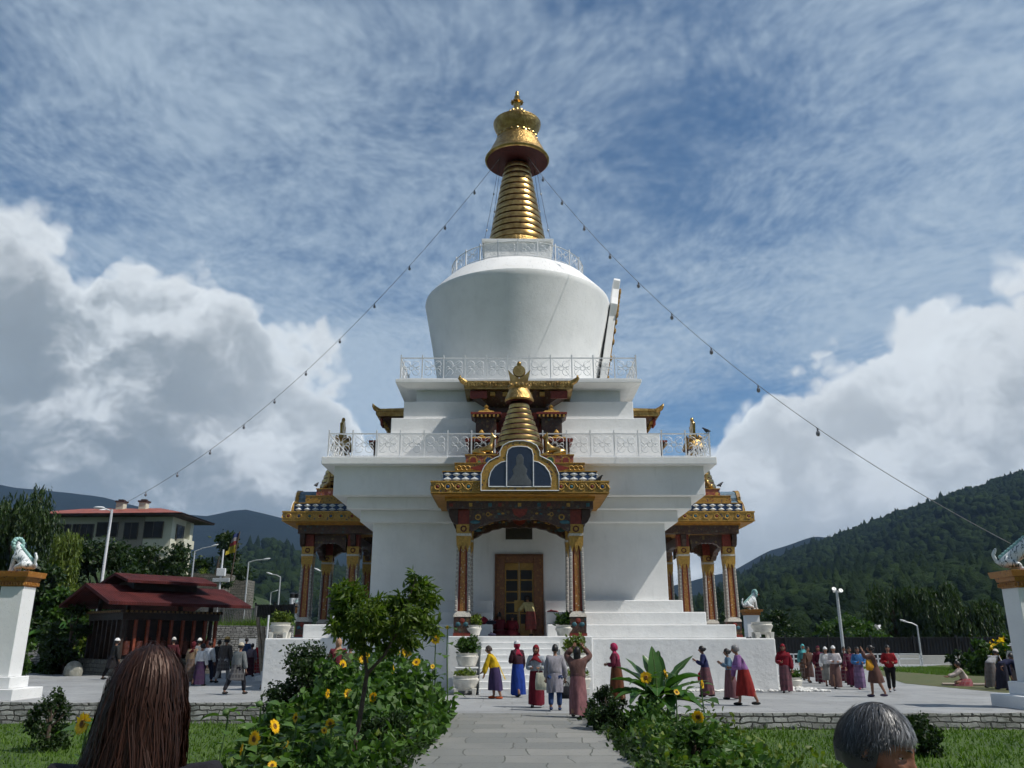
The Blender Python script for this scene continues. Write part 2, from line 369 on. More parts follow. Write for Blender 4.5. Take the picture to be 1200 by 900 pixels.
def head_geo(n=22,k=16,old=0.0):
    """a head, chin to crown .23 m, centred on its middle, looking along +Y; eye, lip faces carry their own material"""
    vs=[];fs=[];ms=[]
    for i in range(k+1):
        t=-PI/2+PI*i/k
        for j in range(n):
            a=2*PI*j/n+PI/2
            d=Vector((math.cos(t)*math.cos(a),math.cos(t)*math.sin(a),math.sin(t)))
            x,y,z=d.x*.074,d.y*.096,d.z*.116
            if d.z<0:
                x*=1-.30*(-d.z)**1.3
                y=y*(1-.10*(-d.z)) if y>0 else y*(1-.45*(-d.z))
            u=(d.x*.075,d.y,d.z*.116)
            fr=max(0,d.y)
            if fr>0:
                q=(x,0,z)
                y+=.024*g3(q,(0,0,-.022),(.013,1,.016))+.012*g3(q,(0,0,.002),(.010,1,.026))
                y-=.013*(g3(q,(.031,0,.010),(.017,1,.012))+g3(q,(-.031,0,.010),(.017,1,.012)))
                y+=.006*(g3(q,(.03,0,.033),(.026,1,.008))+g3(q,(-.03,0,.033),(.026,1,.008)))
                y+=.008*(g3(q,(.040,0,-.024),(.02,1,.018))+g3(q,(-.040,0,-.024),(.02,1,.018)))*(1+old)
                y+=.009*g3(q,(0,0,-.057),(.024,1,.011))-.004*g3(q,(0,0,-.0565),(.022,1,.003))
                y+=.010*g3(q,(0,0,-.095),(.022,1,.018))
            for sg in (1,-1):
                e=g3((y,z,0),(-.006,-.004,0),(.014,.03,1)) if sg*d.x>.75 else 0
                x+=sg*.018*e
            vs.append(Vector((x,y,z)))
    for i in range(k):
        for j in range(n):
            f=(i*n+j,i*n+(j+1)%n,(i+1)*n+(j+1)%n,(i+1)*n+j); c=sum((vs[q] for q in f),Vector())/4
            m=0
            if c.y>.04:
                if abs(c.z+.057)<.011 and abs(c.x)<.024: m=2
                elif n<40 and abs(c.z-.010)<.008 and .015<abs(c.x)<.046: m=1
                elif n<40 and abs(c.z-.036)<.006 and .013<abs(c.x)<.05: m=1
            fs.append(f); ms.append(m)
    return vs,fs,ms
HEADGEO=head_geo()
def cap_geo(front,scale,low=-.35,grow=0,n=22,k=14,back=0):
    """hair, cap or hood shell round the head: faces further forward than 'front' and below 'low' are left open"""
    vs=[];fs=[]
    for i in range(k+1):
        t=-PI/2+PI*i/k
        for j in range(n):
            a=2*PI*j/n+PI/2; d=Vector((math.cos(t)*math.cos(a),math.cos(t)*math.sin(a),math.sin(t)))
            w=1+.03*math.sin(7*a+3*t)
            vs.append(Vector((d.x*.080*scale*w,d.y*(.102 if d.y>0 else .110)*scale*w-.004,d.z*.121*scale*w)))
    for i in range(k):
        for j in range(n):
            f=(i*n+j,i*n+(j+1)%n,(i+1)*n+(j+1)%n,(i+1)*n+j)
            c=sum((vs[q] for q in f),Vector())/4
            if c.z/.121<low: continue
            if c.y/.102>front and c.z<.058+ (c.x/.08)**2*-.03: continue
            fs.append(f)
    return vs,fs
ARM={'down':((.06,.0,-.27),(.015,.07,-.24)),'front':((.07,.0,-.26),(-.13,.20,.0)),'chest':((.07,.04,-.25),(-.13,.20,.12)),
     'up':((.14,.12,.12),(-.17,-.02,.20)),'swing':((.04,.13,-.24),(.0,.15,-.20)),'back':((.05,-.12,-.24),(.0,-.03,-.25)),
     'reach':((.04,.20,-.18),(-.02,.24,-.06)),'face':((.04,.22,-.06),(-.12,.05,.24)),'hang':((.03,.1,-.27),(.0,.05,-.26))}
def person(px,feet,top,label,face=0,H=None,lean=6,nod=None,arms=('down','down'),stride=.12,sit=False,jacket=None,low=None,hem='ankle',pants=None,
           hair='short',hairm=None,scarf=None,cap=None,hat=None,shoes=(.02,.02,.02),drape=None,loc=None,wide=1.0,group=None,skin=None,sash=None):
    L=loc if loc is not None else G(px,feet)
    a,b=fu(top); zt=CH+L.y*b/a
    if H is None: H=max(1.38,min(1.78,(zt-L.z)/ (1 if lean<15 else math.cos(R(lean))*.45+.55)))
    h=H/1.6; sk=skin or SKIN
    ph=.17 if sit else .83
    la=R(lean); sd=lambda l,x=0: Vector((x,l*math.sin(la),ph+l*math.cos(la)))
    nb=R(lean*.35 if nod is None else nod); hd=Vector((0,math.sin(nb),math.cos(nb)))
    neck=sd(.50); hc=neck+hd*.155+Vector((0,.012,0))
    V=[];E=[];Rr=[]
    def add(p,r,par=None):
        V.append(Vector(p)*h); Rr.append(tuple(q*h for q in r) if isinstance(r,tuple) else r*h)
        if par is not None: E.append((par,len(V)-1))
        return len(V)-1
    pel=add((0,0,ph),(.135,.105)); sp1=add(sd(.2),(.12,.095),pel); ch=add(sd(.38),(.145,.10),sp1); nk=add(sd(.47),.05,ch); add(neck+hd*.10,.045,nk)
    jc=[];hands=[]
    for sg,kind in ((-1,arms[0]),(1,arms[1])):
        e,w=ARM[kind]; shp=sd(.44,sg*.165); el_=shp+Vector((sg*e[0],e[1],e[2])); wr=el_+Vector((sg*w[0],w[1],w[2]))
        s_=add(shp,.058,ch); q=add(el_,.042,s_); q2=add(wr,.028,q)
        pd=(wr-el_).normalized(); hand=wr+pd*.075; add(hand,(.034,.02),q2); jc.append((shp,el_,wr)); hands.append((sg,wr,pd,hand))
    ank=[]
    for sg in (-1,1):
        st=stride*(1 if sg>0 else -1)
        if sit: hp,kn,an=Vector((sg*.10,.05,ph)),Vector((sg*.24,.36,.12)),Vector((sg*.03,.30,.06))
        else: hp,kn,an=Vector((sg*.095,0,ph-.06)),Vector((sg*.095,st*.7+.02,.45)),Vector((sg*.095,st-.02+(-.06 if st<0 else 0),.075+(0.03 if st<-.1 else 0)))
        i=add(hp,.095,pel); i=add(kn,.062,i); i=add(an,.04,i); add(an+Vector((0,.13,-.045)),.032,i); ank.append((hp,kn,an))
    bv,bf=skin_mesh(V,E,Rr,1)
    mb=MB(); mb.add(bv,bf,0)
    HM=Matrix.Translation(hc*h)@Matrix.Rotation(-nb,4,'X')@Matrix.Scale(h,4)
    hv,hf,hm=HEADGEO; mb.M=HM; mb.add(hv,hf,[{0:0,1:1,2:2}[q] for q in hm]); mb.M=None
    for sg,wr,pd,hand in hands:      # five fingers on each palm
        side=pd.cross(Vector((0,1,0.3))).normalized(); curl=pd.cross(side).normalized()*-1
        for fi,(o_,ln) in enumerate(((-.024,.055),(-.008,.066),(.009,.070),(.025,.062))):
            b0=hand+side*o_-pd*.01; mb.tube([b0*h,(b0+pd*ln*.5+curl*.008)*h,(b0+pd*ln*.85+curl*.03)*h],[.010*h,.0095*h,.007*h],5,0)
        b0=hand-pd*.04-side*.026; mb.tube([b0*h,(b0+pd*.03-side*.022+curl*.015)*h,(b0+pd*.055-side*.024+curl*.03)*h],[.012*h,.011*h,.008*h],5,0)
    o=mb.build('person',[sk,EYED,LIP],None,60,loc=L,rz=R(face)); tag(o,label,'person',group)
    # clothes
    if jacket:
        V2=[];E2=[];R2=[]
        def a2(p,r,par=None):
            V2.append(Vector(p)*h); R2.append(tuple(q*h for q in r) if isinstance(r,tuple) else r*h)
            if par is not None: E2.append((par,len(V2)-1))
            return len(V2)-1
        w=wide*1.12
        q0=a2(sd(-.06) if not sit else sd(0),(.175*w,.14*w)); q1=a2(sd(.18),(.16*w,.128*w),q0); q2=a2(sd(.37),(.178*w,.125),q1); a2(sd(.475),(.075,.07),q2)
        for (s_,e_,w_),sg in zip(jc,(-1,1)):
            i=a2(s_,.088,q2); i=a2(e_,.072*w,i); a2(w_-(w_-e_)*.06,.058*w,i)
        v,f=skin_mesh(V2,E2,R2,2); v=[q+mn.noise_vector(q*11+Vector((px,0,0)))*.011+mn.noise_vector(q*26+Vector((px,1,0)))*.005 for q in v]; MB().add(v,f,0).build('jacket',fabric(jacket,0 if px<700 and px>560 else (0,0,0,2)[int(px)%4]),o,60)
    if low:
        zt_=ph+.10; zb={'ankle':.07,'knee':.44,'shin':.25}[hem] if not sit else .0
        mbk=MB(); n=44; rows=12; vs=[];fs=[]
        for i in range(rows+1):
            t=i/rows; z=zt_+(zb-zt_)*t
            if sit: rx,ry,cy=.17+.22*t**.6,.15+.2*t**.6,.14*t
            else: rx,ry,cy=(.175+.035*math.sin(t*2.2)+.0*t)*(.94+.06*wide),.145+.04*math.sin(t*1.9)+abs(stride)*.40*t,(.1*math.sin(la)*(1-t)) 
            for k in range(n):
                an=2*PI*k/n; fo=1+.095*t*math.sin(an*8+1.3*math.sin(px)+t)*(.6+.4*math.sin(an*2+px))+.06*t*math.sin(an*3+px)
                vs.append(Vector((rx*fo*math.cos(an),cy+ry*fo*math.sin(an),z+.012*math.sin(an*2+px)*t))*h)
        for i in range(rows):
            for k in range(n): fs.append((i*n+k,i*n+(k+1)%n,(i+1)*n+(k+1)%n,(i+1)*n+k))
        fs.append(tuple(range(n)))
        mbk.add(vs,fs,0).build('robe' if hem!='ankle' else 'skirt',fabric(low,0 if px in (581,607,629,724,876) else int(px)%3),o,60)
    if pants:
        V3=[Vector((0,0,ph+.03))*h];E3=[];R3=[(.155*h,.125*h)]
        for hp,kn,an in ank:
            for p,r in ((hp,.11),(kn,.082),(an+Vector((0,0,.03)),.066)):
                V3.append(p*h);R3.append(r*h);E3.append((0 if r==.11 else len(V3)-2,len(V3)-1))
        v,f=skin_mesh(V3,E3,R3,1); MB().add(v,f,0).build('trousers',fabric(pants),o,60)
    for hp,kn,an in ank:
        sm=MB(); c=(an+Vector((0,.06,-.035)))*h; sm.ball(c,(.046*h,.13*h,.044*h),10,6); sm.build('shoe',fabric(shoes),o,60)
    def headpiece(name,geo,m,parent=o):
        q=MB(); q.M=HM; q.add(*geo,0); ob=q.build(name,m,parent,60); return ob
    if scarf:
        headpiece('headscarf',cap_geo(.52,1.12,-.75),fabric(scarf))
        q=MB(); pr=[(.062,.03),(.10,-.05),(.15,-.10),(.205,-.17),(.20,-.2)]; vs=[];fs=[];n=24
        for r,z in pr:
            for k in range(n):
                an=2*PI*k/n; vs.append((neck+hd*.05+Vector((r*math.cos(an)*1.0,r*.72*math.sin(an)-.005,z*(1+.18*math.sin(an*3+px)))))*h)
        for i in range(len(pr)-1):
            for k in range(n): fs.append((i*n+k,i*n+(k+1)%n,(i+1)*n+(k+1)%n,(i+1)*n+k))
        q.add(vs,fs,0).build('shawl',fabric(scarf),o,60)
    elif hair:
        hm_=hairm or HAIRB
        headpiece('hair',cap_geo(.30 if hair!='shaved' else .35,1.05 if hair!='shaved' else 1.015,-.45 if hair!='long' else -.8),hm_)
        if hair=='long':
            q=MB(); q.M=HM; q.lathe([(.085,.05),(.088,-.05),(.085,-.14),(.07,-.24),(.03,-.28)],16,0,(0,-.055),(1,.55)); q.build('hair',hm_,o,60)
        if hair=='bun':
            q=MB(); q.M=HM; q.ball((0,-.115,.02),.045); q.build('hair',hm_,o,60)
    if cap:
        headpiece('cap',cap_geo(2,1.13,.22),fabric(cap))
    if hat:
        q=MB(); q.M=HM; q.lathe([(.19,.055),(.185,.062),(.10,.07),(.092,.13),(.075,.15),(0,.155)],20); q.build('hat',fabric(hat),o,60)
    if drape:   # a length of cloth over one shoulder
        q=MB(); pts=[sd(.05,-.14)+Vector((0,.135,0)),sd(.25,-.05)+Vector((0,.15,0)),sd(.44,.10)+Vector((0,.09,0)),sd(.49,.13),sd(.42,.13)+Vector((0,-.12,0)),sd(.2,.08)+Vector((0,-.15,0)),sd(-.1,.06)+Vector((0,-.16,0)),sd(-.3,.06)+Vector((0,-.17,0))]
        vs=[];fs=[]
        for p in pts:
            vs+= [(p+Vector((-.07,0,0)))*h,(p+Vector((.07,0,0)))*h,(p+Vector((.07,.012,.012)))*h,(p+Vector((-.07,.012,.012)))*h]
        for i in range(len(pts)-1):
            for k in range(4): fs.append((i*4+k,i*4+(k+1)%4,i*4+4+(k+1)%4,i*4+4+k))
        q.add(vs,fs,0).build('shoulder_cloth',fabric(drape),o,60)
    if sash:
        q=MB(); q.lathe([(.185,ph+.06),(.195,ph+.09),(.19,ph+.15),(.18,ph+.17)],20,0,(0,.02),(1,.8)); 
        q.v=[tuple(c*h for c in v) for v in q.v]; q.build('belt',fabric(sash),o,60)
    o['hands']=[tuple(Matrix.Rotation(R(face),3,'Z')@(hd_[3]*h)+L) for hd_ in hands]
    HANDS[label]=[Vector(x) for x in o['hands']]; del o['hands']
    return o
HANDS={}
def bag(at,label,col,w=.34,ht=.36,dep=.12,rz=0,strap=.25,cat='bag'):
    """a soft bag hanging below the hand or shoulder at 'at'"""
    b=empty('bag',(at[0],at[1],at[2]-strap-ht),rz); tag(b,label,cat)
    q=MB(); rows=[(0,.42,.5),(.05,.5,.75),(.4,.52,1.0),(.8,.47,.7),(1,.42,.25)]; vs=[];fs=[];n=16
    for t,wx,dy in rows:
        for k in range(n):
            a=2*PI*k/n; ca,sa=math.cos(a),math.sin(a)
            vs.append((w*wx*math.copysign(abs(ca)**.6,ca),dep*.5*dy*math.copysign(abs(sa)**.8,sa),ht*t+.01*math.sin(3*a)*t))
    for i in range(len(rows)-1):
        for k in range(n): fs.append((i*n+k,i*n+(k+1)%n,(i+1)*n+(k+1)%n,(i+1)*n+k))
    fs+=[tuple(range(n-1,-1,-1)),tuple((len(rows)-1)*n+k for k in range(n))]
    q.add(vs,fs,0).build('bag_body',fabric(col),b,60)
    s=MB(); s.tube([(-w*.3,0,ht*.95),(-w*.16,0,ht+strap*.7),(0,0,ht+strap),(w*.16,0,ht+strap*.7),(w*.3,0,ht*.95)],.012,6); s.build('handle',fabric(tuple(c*.7 for c in col)),b,60)
    return b
MAR=(.12,.012,.025); BRN=(.075,.045,.035); RDK=(.20,.012,.02); PINK=(.34,.03,.09); MAUVE=(.14,.06,.075); NAVY=(.015,.018,.05); GREY=(.15,.155,.16); WHT=(.62,.63,.65); BLKC=(.014,.013,.015); PURP=(.06,.02,.08); TAN=(.30,.21,.13); LILAC=(.17,.11,.21)
def people():
    p=person
    # in front of the steps
    p(581,819,757,'shaven-headed boy stooping in a bright yellow wrap at the foot of the white steps',80,H=1.5,lean=24,arms=('hang','swing'),jacket=(.52,.34,.012),low=(.045,.03,.085),hem='shin',hair='shaved',hairm=mat('stubble',(.05,.035,.03),.7),shoes=(.5,.10,.03),drape=(.55,.36,.01),stride=.1,wide=1.05)
    p(607,817,751,'woman in a long royal blue skirt and white cap walking towards the steps',35,lean=5,jacket=(.035,.012,.02),low=(.012,.04,.24),scarf=(.26,.012,.04),cap=WHT,arms=('front','down'))
    p(629,829,756,'woman in a dark red headscarf and grey cardigan carrying a cream cloth bag',170,lean=4,jacket=(.30,.33,.37),low=(.13,.01,.022),scarf=RDK,arms=('front','front'))
    bag(HANDS['woman in a dark red headscarf and grey cardigan carrying a cream cloth bag'][0]+Vector((.10,-.10,.05)),'cream cloth bag held by the woman in the dark red headscarf',(.52,.52,.42),.30,.40,.12,0,.16)
    p(651,833,755,'man in a knee-length grey robe and blue stockings seen from behind',-8,lean=10,jacket=(.27,.26,.29),low=(.25,.24,.28),hem='knee',pants=(.03,.06,.16),arms=('down','down'),stride=.14,wide=1.15,sash=(.05,.05,.16),shoes=(.03,.05,.12))
    bag(HANDS['man in a knee-length grey robe and blue stockings seen from behind'][1]+Vector((.02,.0,.02)),'dark shoulder bag hanging from the hand of the man in the grey robe',(.02,.02,.026),.30,.28,.14,0,.12)
    p(678,841,758,'woman in a brown plaid dress with both arms raised to her head',-15,lean=2,jacket=(.16,.085,.075),low=(.24,.11,.12),hair='long',arms=('up','up'),sash=(.12,.06,.06))
    p(724,822,754,'woman in a pink headscarf and maroon top behind the banana leaves',70,lean=6,jacket=(.10,.012,.03),low=(.10,.035,.015),scarf=PINK,arms=('front','front'))
    # along the front of the plinth
    p(829,817,757,'woman in a navy top with a bright red handbag at her hip',75,lean=8,jacket=(.02,.025,.085),low=MAUVE,hair='bun',arms=('chest','down'))
    bag(HANDS['woman in a navy top with a bright red handbag at her hip'][1]+Vector((.0,-.05,.16)),'bright red handbag carried by the woman in the navy top',(.55,.02,.03),.28,.24,.12,.2,.10)
    p(858,820,763,'woman in a light blue jacket walking behind the stooped woman in red',85,lean=6,jacket=(.11,.19,.27),low=(.15,.07,.08),hair='bun',arms=('chest','chest'))
    p(876,827,763,'stooped grey-haired woman in a lilac top and bright red skirt',80,H=1.52,lean=22,jacket=(.27,.13,.32),low=(.23,.02,.018),hem='shin',hair='short',hairm=HAIRG,arms=('front','hang'),stride=.2)
    p(922,812,755,'woman wrapped in a bright red shawl at the corner of the plinth',165,lean=3,jacket=(.18,.008,.018),low=MAUVE,scarf=(.21,.01,.02),arms=('down','front'),wide=1.12)
    # group coming round the right corner
    p(944,797,755,'person in a turquoise hood half hidden behind the woman in brown',175,jacket=(.06,.2,.22),low=BRN,scarf=(.10,.42,.45))
    p(949,800,758,'woman in a brown wrap at the left end of the walking group',-160,jacket=(.11,.06,.045),low=(.09,.05,.045),hair='bun',arms=('front','down'),hem='shin')
    p(962,801,757,'person in a dark maroon robe and hood in the walking group',178,jacket=(.07,.008,.02),low=(.06,.01,.02),scarf=(.10,.01,.025))
    p(971,804,759,'person with white hat and white shawl walking behind the woman with plaid skirt',172,jacket=WHT,low=(.20,.2,.19),hem='shin',cap=(.75,.75,.76),arms=('front','down'),wide=1.15)
    p(981,807,757,'woman in a white cap and blouse with a long brown plaid skirt',168,jacket=(.55,.52,.54),low=(.13,.075,.07),cap=(.75,.75,.76),arms=('front','front'),stride=.2)
    p(992,800,758,'person in a black jacket between the plaid skirt and the maroon robe',-175,jacket=BLKC,low=(.1,.015,.03),hair='short')
    p(999,805,758,'woman in a plum robe standing beside the girl in the blue jacket',180,jacket=(.13,.015,.045),low=(.075,.012,.035),hair='long',arms=('front','down'))
    p(1009,808,758,'girl in a bright blue jacket and lilac skirt with hands clasped',175,jacket=(.045,.15,.36),low=LILAC,hair='long',arms=('front','front'),shoes=(.3,.06,.08))
    p(1029,817,756,'woman in a short brown robe raising a camera to her face',70,jacket=(.12,.065,.055),low=(.11,.055,.045),hem='knee',hair='bun',arms=('face','face'),shoes=(.08,.06,.11),stride=.16)
    bag(HANDS['woman in a short brown robe raising a camera to her face'][0]+Vector((.16,-.16,-.18)),'mustard yellow shoulder bag on the woman in the short brown robe',(.52,.25,.02),.34,.30,.13,.3,.16)
    p(1046,811,756,'man in a red short-sleeved shirt and black trousers',165,jacket=(.26,.014,.02),pants=(.012,.012,.015),hair='short',arms=('front','front'),shoes=(.3,.3,.33),wide=1.0)
    # on the grass at the far right
    p(1133,804,784,'person in a pale shirt sitting on the edge of the grass',70,sit=True,H=1.55,lean=22,jacket=(.55,.46,.42),low=(.25,.05,.06),hair='short',arms=('reach','reach'))
    p(1163,807,773,'stooped person in a grey skirt and white shawl near the right pillar',-70,H=1.5,lean=52,jacket=(.42,.42,.43),low=(.15,.13,.125),cap=(.6,.55,.5),arms=('hang','hang'))
    p(1176,809,778,'person in navy bending low beside the right pillar',-80,H=1.5,lean=68,jacket=NAVY,low=(.02,.02,.035),hair='short',arms=('hang','hang'))
    p(1193,804,767,'person in a white sun hat behind the right pillar',170,H=1.5,lean=12,jacket=(.5,.48,.47),low=(.09,.06,.07),hat=(.7,.7,.7),arms=('front','front'))
    # crowd on the left
    p(129,797,748,'person in black with a small white cap before the prayer wheels',-40,lean=8,jacket=(.02,.02,.022),low=(.02,.018,.02),hem='knee',cap=(.75,.75,.75),stride=.2,pants=BLKC)
    p(198,797,747,'person in a wool cap with dark stripes and a dark maroon coat',0,lean=4,jacket=(.07,.015,.02),low=(.06,.02,.02),cap=(.5,.48,.45))
    p(221,801,752,'person in a tan jacket and maroon headscarf seen from behind',-15,lean=6,jacket=TAN,low=(.16,.1,.07),scarf=(.09,.01,.015))
    p(228,799,748,'person in a plain white cap behind the tan jacket',-10,jacket=(.25,.25,.26),low=BRN,cap=(.7,.69,.66))
    p(232,804,753,'woman in a white blouse and dark purple skirt',-20,H=1.5,jacket=(.60,.60,.62),low=(.045,.022,.06),hair='bun',stride=.16)
    p(241,800,751,'man in a white short-sleeved shirt and navy trousers',-25,jacket=(.68,.70,.73),pants=(.025,.03,.06),hair='short',stride=.2)
    p(252,795,750,'person in black half hidden behind the straw hat man',-20,jacket=BLKC,low=(.03,.02,.025),hair='short')
    p(260,801,747,'man in a straw hat and long dark coat over grey trousers',-15,jacket=(.075,.065,.062),low=(.07,.06,.058),hem='knee',pants=(.34,.34,.34),hat=(.45,.31,.12),stride=.2)
    p(275,814,753,'man in a grey robe striding away on dark stockings',-25,lean=9,jacket=(.13,.145,.15),low=(.05,.05,.055),hem='knee',pants=(.02,.02,.025),cap=(.42,.38,.30),stride=.32,wide=1.12)
    p(285,789,746,'man in a blue shirt furthest away by the stone wall',-10,jacket=(.04,.07,.16),low=BRN,hem='knee',hair='short')
    p(292,793,754,'woman in a mauve blouse and dark maroon skirt',-15,jacket=(.15,.12,.15),low=(.05,.015,.025),hair='bun')
    p(302,790,752,'monk in a scarlet robe by the plinth corner',0,jacket=(.28,.012,.014),low=(.2,.012,.012),hair='shaved',hairm=HAIRB,wide=1.15)
    p(315,809,752,'woman in a purple jacket and patterned tan skirt passing the plinth',-30,lean=5,jacket=(.075,.02,.10),low=(.33,.20,.10),hem='shin',hair='bun',arms=('swing','back'),stride=.2)
    p(393,820,748,'woman in a tan headscarf with a maroon back pack behind the shrub',10,jacket=(.12,.02,.03),low=(.05,.025,.05),scarf=(.40,.24,.15))
    p(406,824,753,'man in an olive jacket between the shrub and the sunflowers',-20,jacket=(.11,.12,.065),low=(.05,.05,.05),hem='knee',hair='short',pants=BLKC)
    p(-2,814,758,'person in a navy jacket beside the left lion pillar',-60,jacket=(.018,.022,.06),low=(.03,.03,.04),hair='short',loc=G(-2,819))
people()
# ---------------- the two people near the camera ----------------
def remesh(v,f,vox):
    me=bpy.data.meshes.new('tmp'); me.from_pydata([tuple(q) for q in v],[],f); o=bpy.data.objects.new('tmp',me); COL.objects.link(o)
    r=o.modifiers.new('r','REMESH'); r.mode='VOXEL'; r.voxel_size=vox
    s=o.modifiers.new('s','SMOOTH'); s.factor=.5; s.iterations=3
    dg=bpy.context.evaluated_depsgraph_get(); m2=bpy.data.meshes.new_from_object(o.evaluated_get(dg))
    bpy.data.objects.remove(o); bpy.data.meshes.remove(me); return m2
def near_person(loc,H,face,label,nod=0,old=0):
    h=H/1.6; V=[];E=[];Rr=[]
    def add(p,r,par=None):
        V.append(Vector(p)*h); Rr.append(tuple(q*h for q in r) if isinstance(r,tuple) else r*h)
        if par is not None: E.append((par,len(V)-1))
        return len(V)-1
    pel=add((0,0,.83),(.14,.11)); a=add((0,.0,1.03),(.125,.10),pel); c=add((0,0,1.20),(.15,.105),a); n0=add((0,0,1.31),.06,c); add((0,.015,1.42),.052,n0)
    for sg in (-1,1):
        s=add((sg*.165,0,1.27),.06,c); e=add((sg*.22,0,1.0),.043,s); w=add((sg*.23,.06,.77),.03,e); hnd=add((sg*.23,.075,.70),(.036,.022),w)
        for k,(o_,l) in enumerate(((-.026,.07),(-.009,.085),(.009,.088),(.026,.08))):
            f=add((sg*.23+.004*sg,.075+o_,.665),.010,hnd); f=add((sg*.225,.085+o_,.665-l*.5),.0095,f); add((sg*.21,.09+o_,.665-l),.008,f)
        f=add((sg*.215,.115,.70),.012,hnd); add((sg*.20,.125,.65),.009,f)
        hp=add((sg*.095,0,.77),.10,pel); k=add((sg*.10,.01,.45),.065,hp); an=add((sg*.10,-.02,.075),.042,k); add((sg*.11,.12,.03),.034,an)
    bv,bf=skin_mesh(V,E,Rr,1)
    mb=MB(); mb.add(bv,bf); hv,hf,_=head_geo(72,56,old)
    HM=Matrix.Translation(Vector((0,.02,1.47))*h)@Matrix.Rotation(-R(nod),4,'X')@Matrix.Scale(h*1.0,4); mb.M=HM; mb.add(hv,hf); 
    me=remesh(mb.v,mb.f,.0055)
    me.polygons.foreach_set('use_smooth',[True]*len(me.polygons))
    o=link_mesh('person',me,[SKINM],None,loc,R(face)); tag(o,label,'person')
    # eyes with lids
    for sg in (-1,1):
        q=MB(); q.M=HM; q.ball((sg*.031,.0670,.008),.0122,14,10); e=q.build('eye',EYEW,o,60)
        q2=MB(); q2.M=HM; q2.ball((sg*.031,.0745,.008),.0062,12,8); q2.build('iris',EYED,e,60)
        q3=MB(); q3.M=HM; q3.ball((sg*.031,.0665,.0125),(.0165,.0135,.0095),14,10); q3.ball((sg*.031,.0665,.001),(.0155,.0125,.0065),14,10); q3.build('eyelid',SKINM,o,60)
    return o,HM,h
def ribbon(mb,pts,w,side,m=0):
    vs=[];fs=[]
    N_=len(pts)
    for i,p in enumerate(pts):
        ww=w*(1-.85*max(0,(i/(N_-1)-.6)/.4)); s=side[i] if isinstance(side,list) else side
        vs+=[p-s*ww,p+s*ww]
    for i in range(N_-1): fs.append((2*i,2*i+1,2*i+3,2*i+2))
    mb.add(vs,fs,m)
def hairmat(name,c1,c2,c3,rough):
    m,N,b,ob=newmat(name)
    at=N.new('ShaderNodeAttribute',attribute_name='tint'); ra=N.new('ShaderNodeValToRGB'); N.l.new(at.outputs['Fac'],ra.inputs[0])
    e=ra.color_ramp.elements; e[0].color=(*c1,1); e[1].color=(*c3,1); q=e.new(.5); q.color=(*c2,1)
    N.put(b.inputs['Base Color'],ra.outputs[0]); b.inputs['Roughness'].default_value=rough; b.inputs['Specular IOR Level'].default_value=.6
    b.inputs['Specular Tint'].default_value=(.62,.46,.40,1) if c3[0]<.2 else (1,1,1,1)
    return m
def set_tint(me,vals):
    at=me.attributes.new('tint','FLOAT','FACE'); at.data.foreach_set('value',vals)
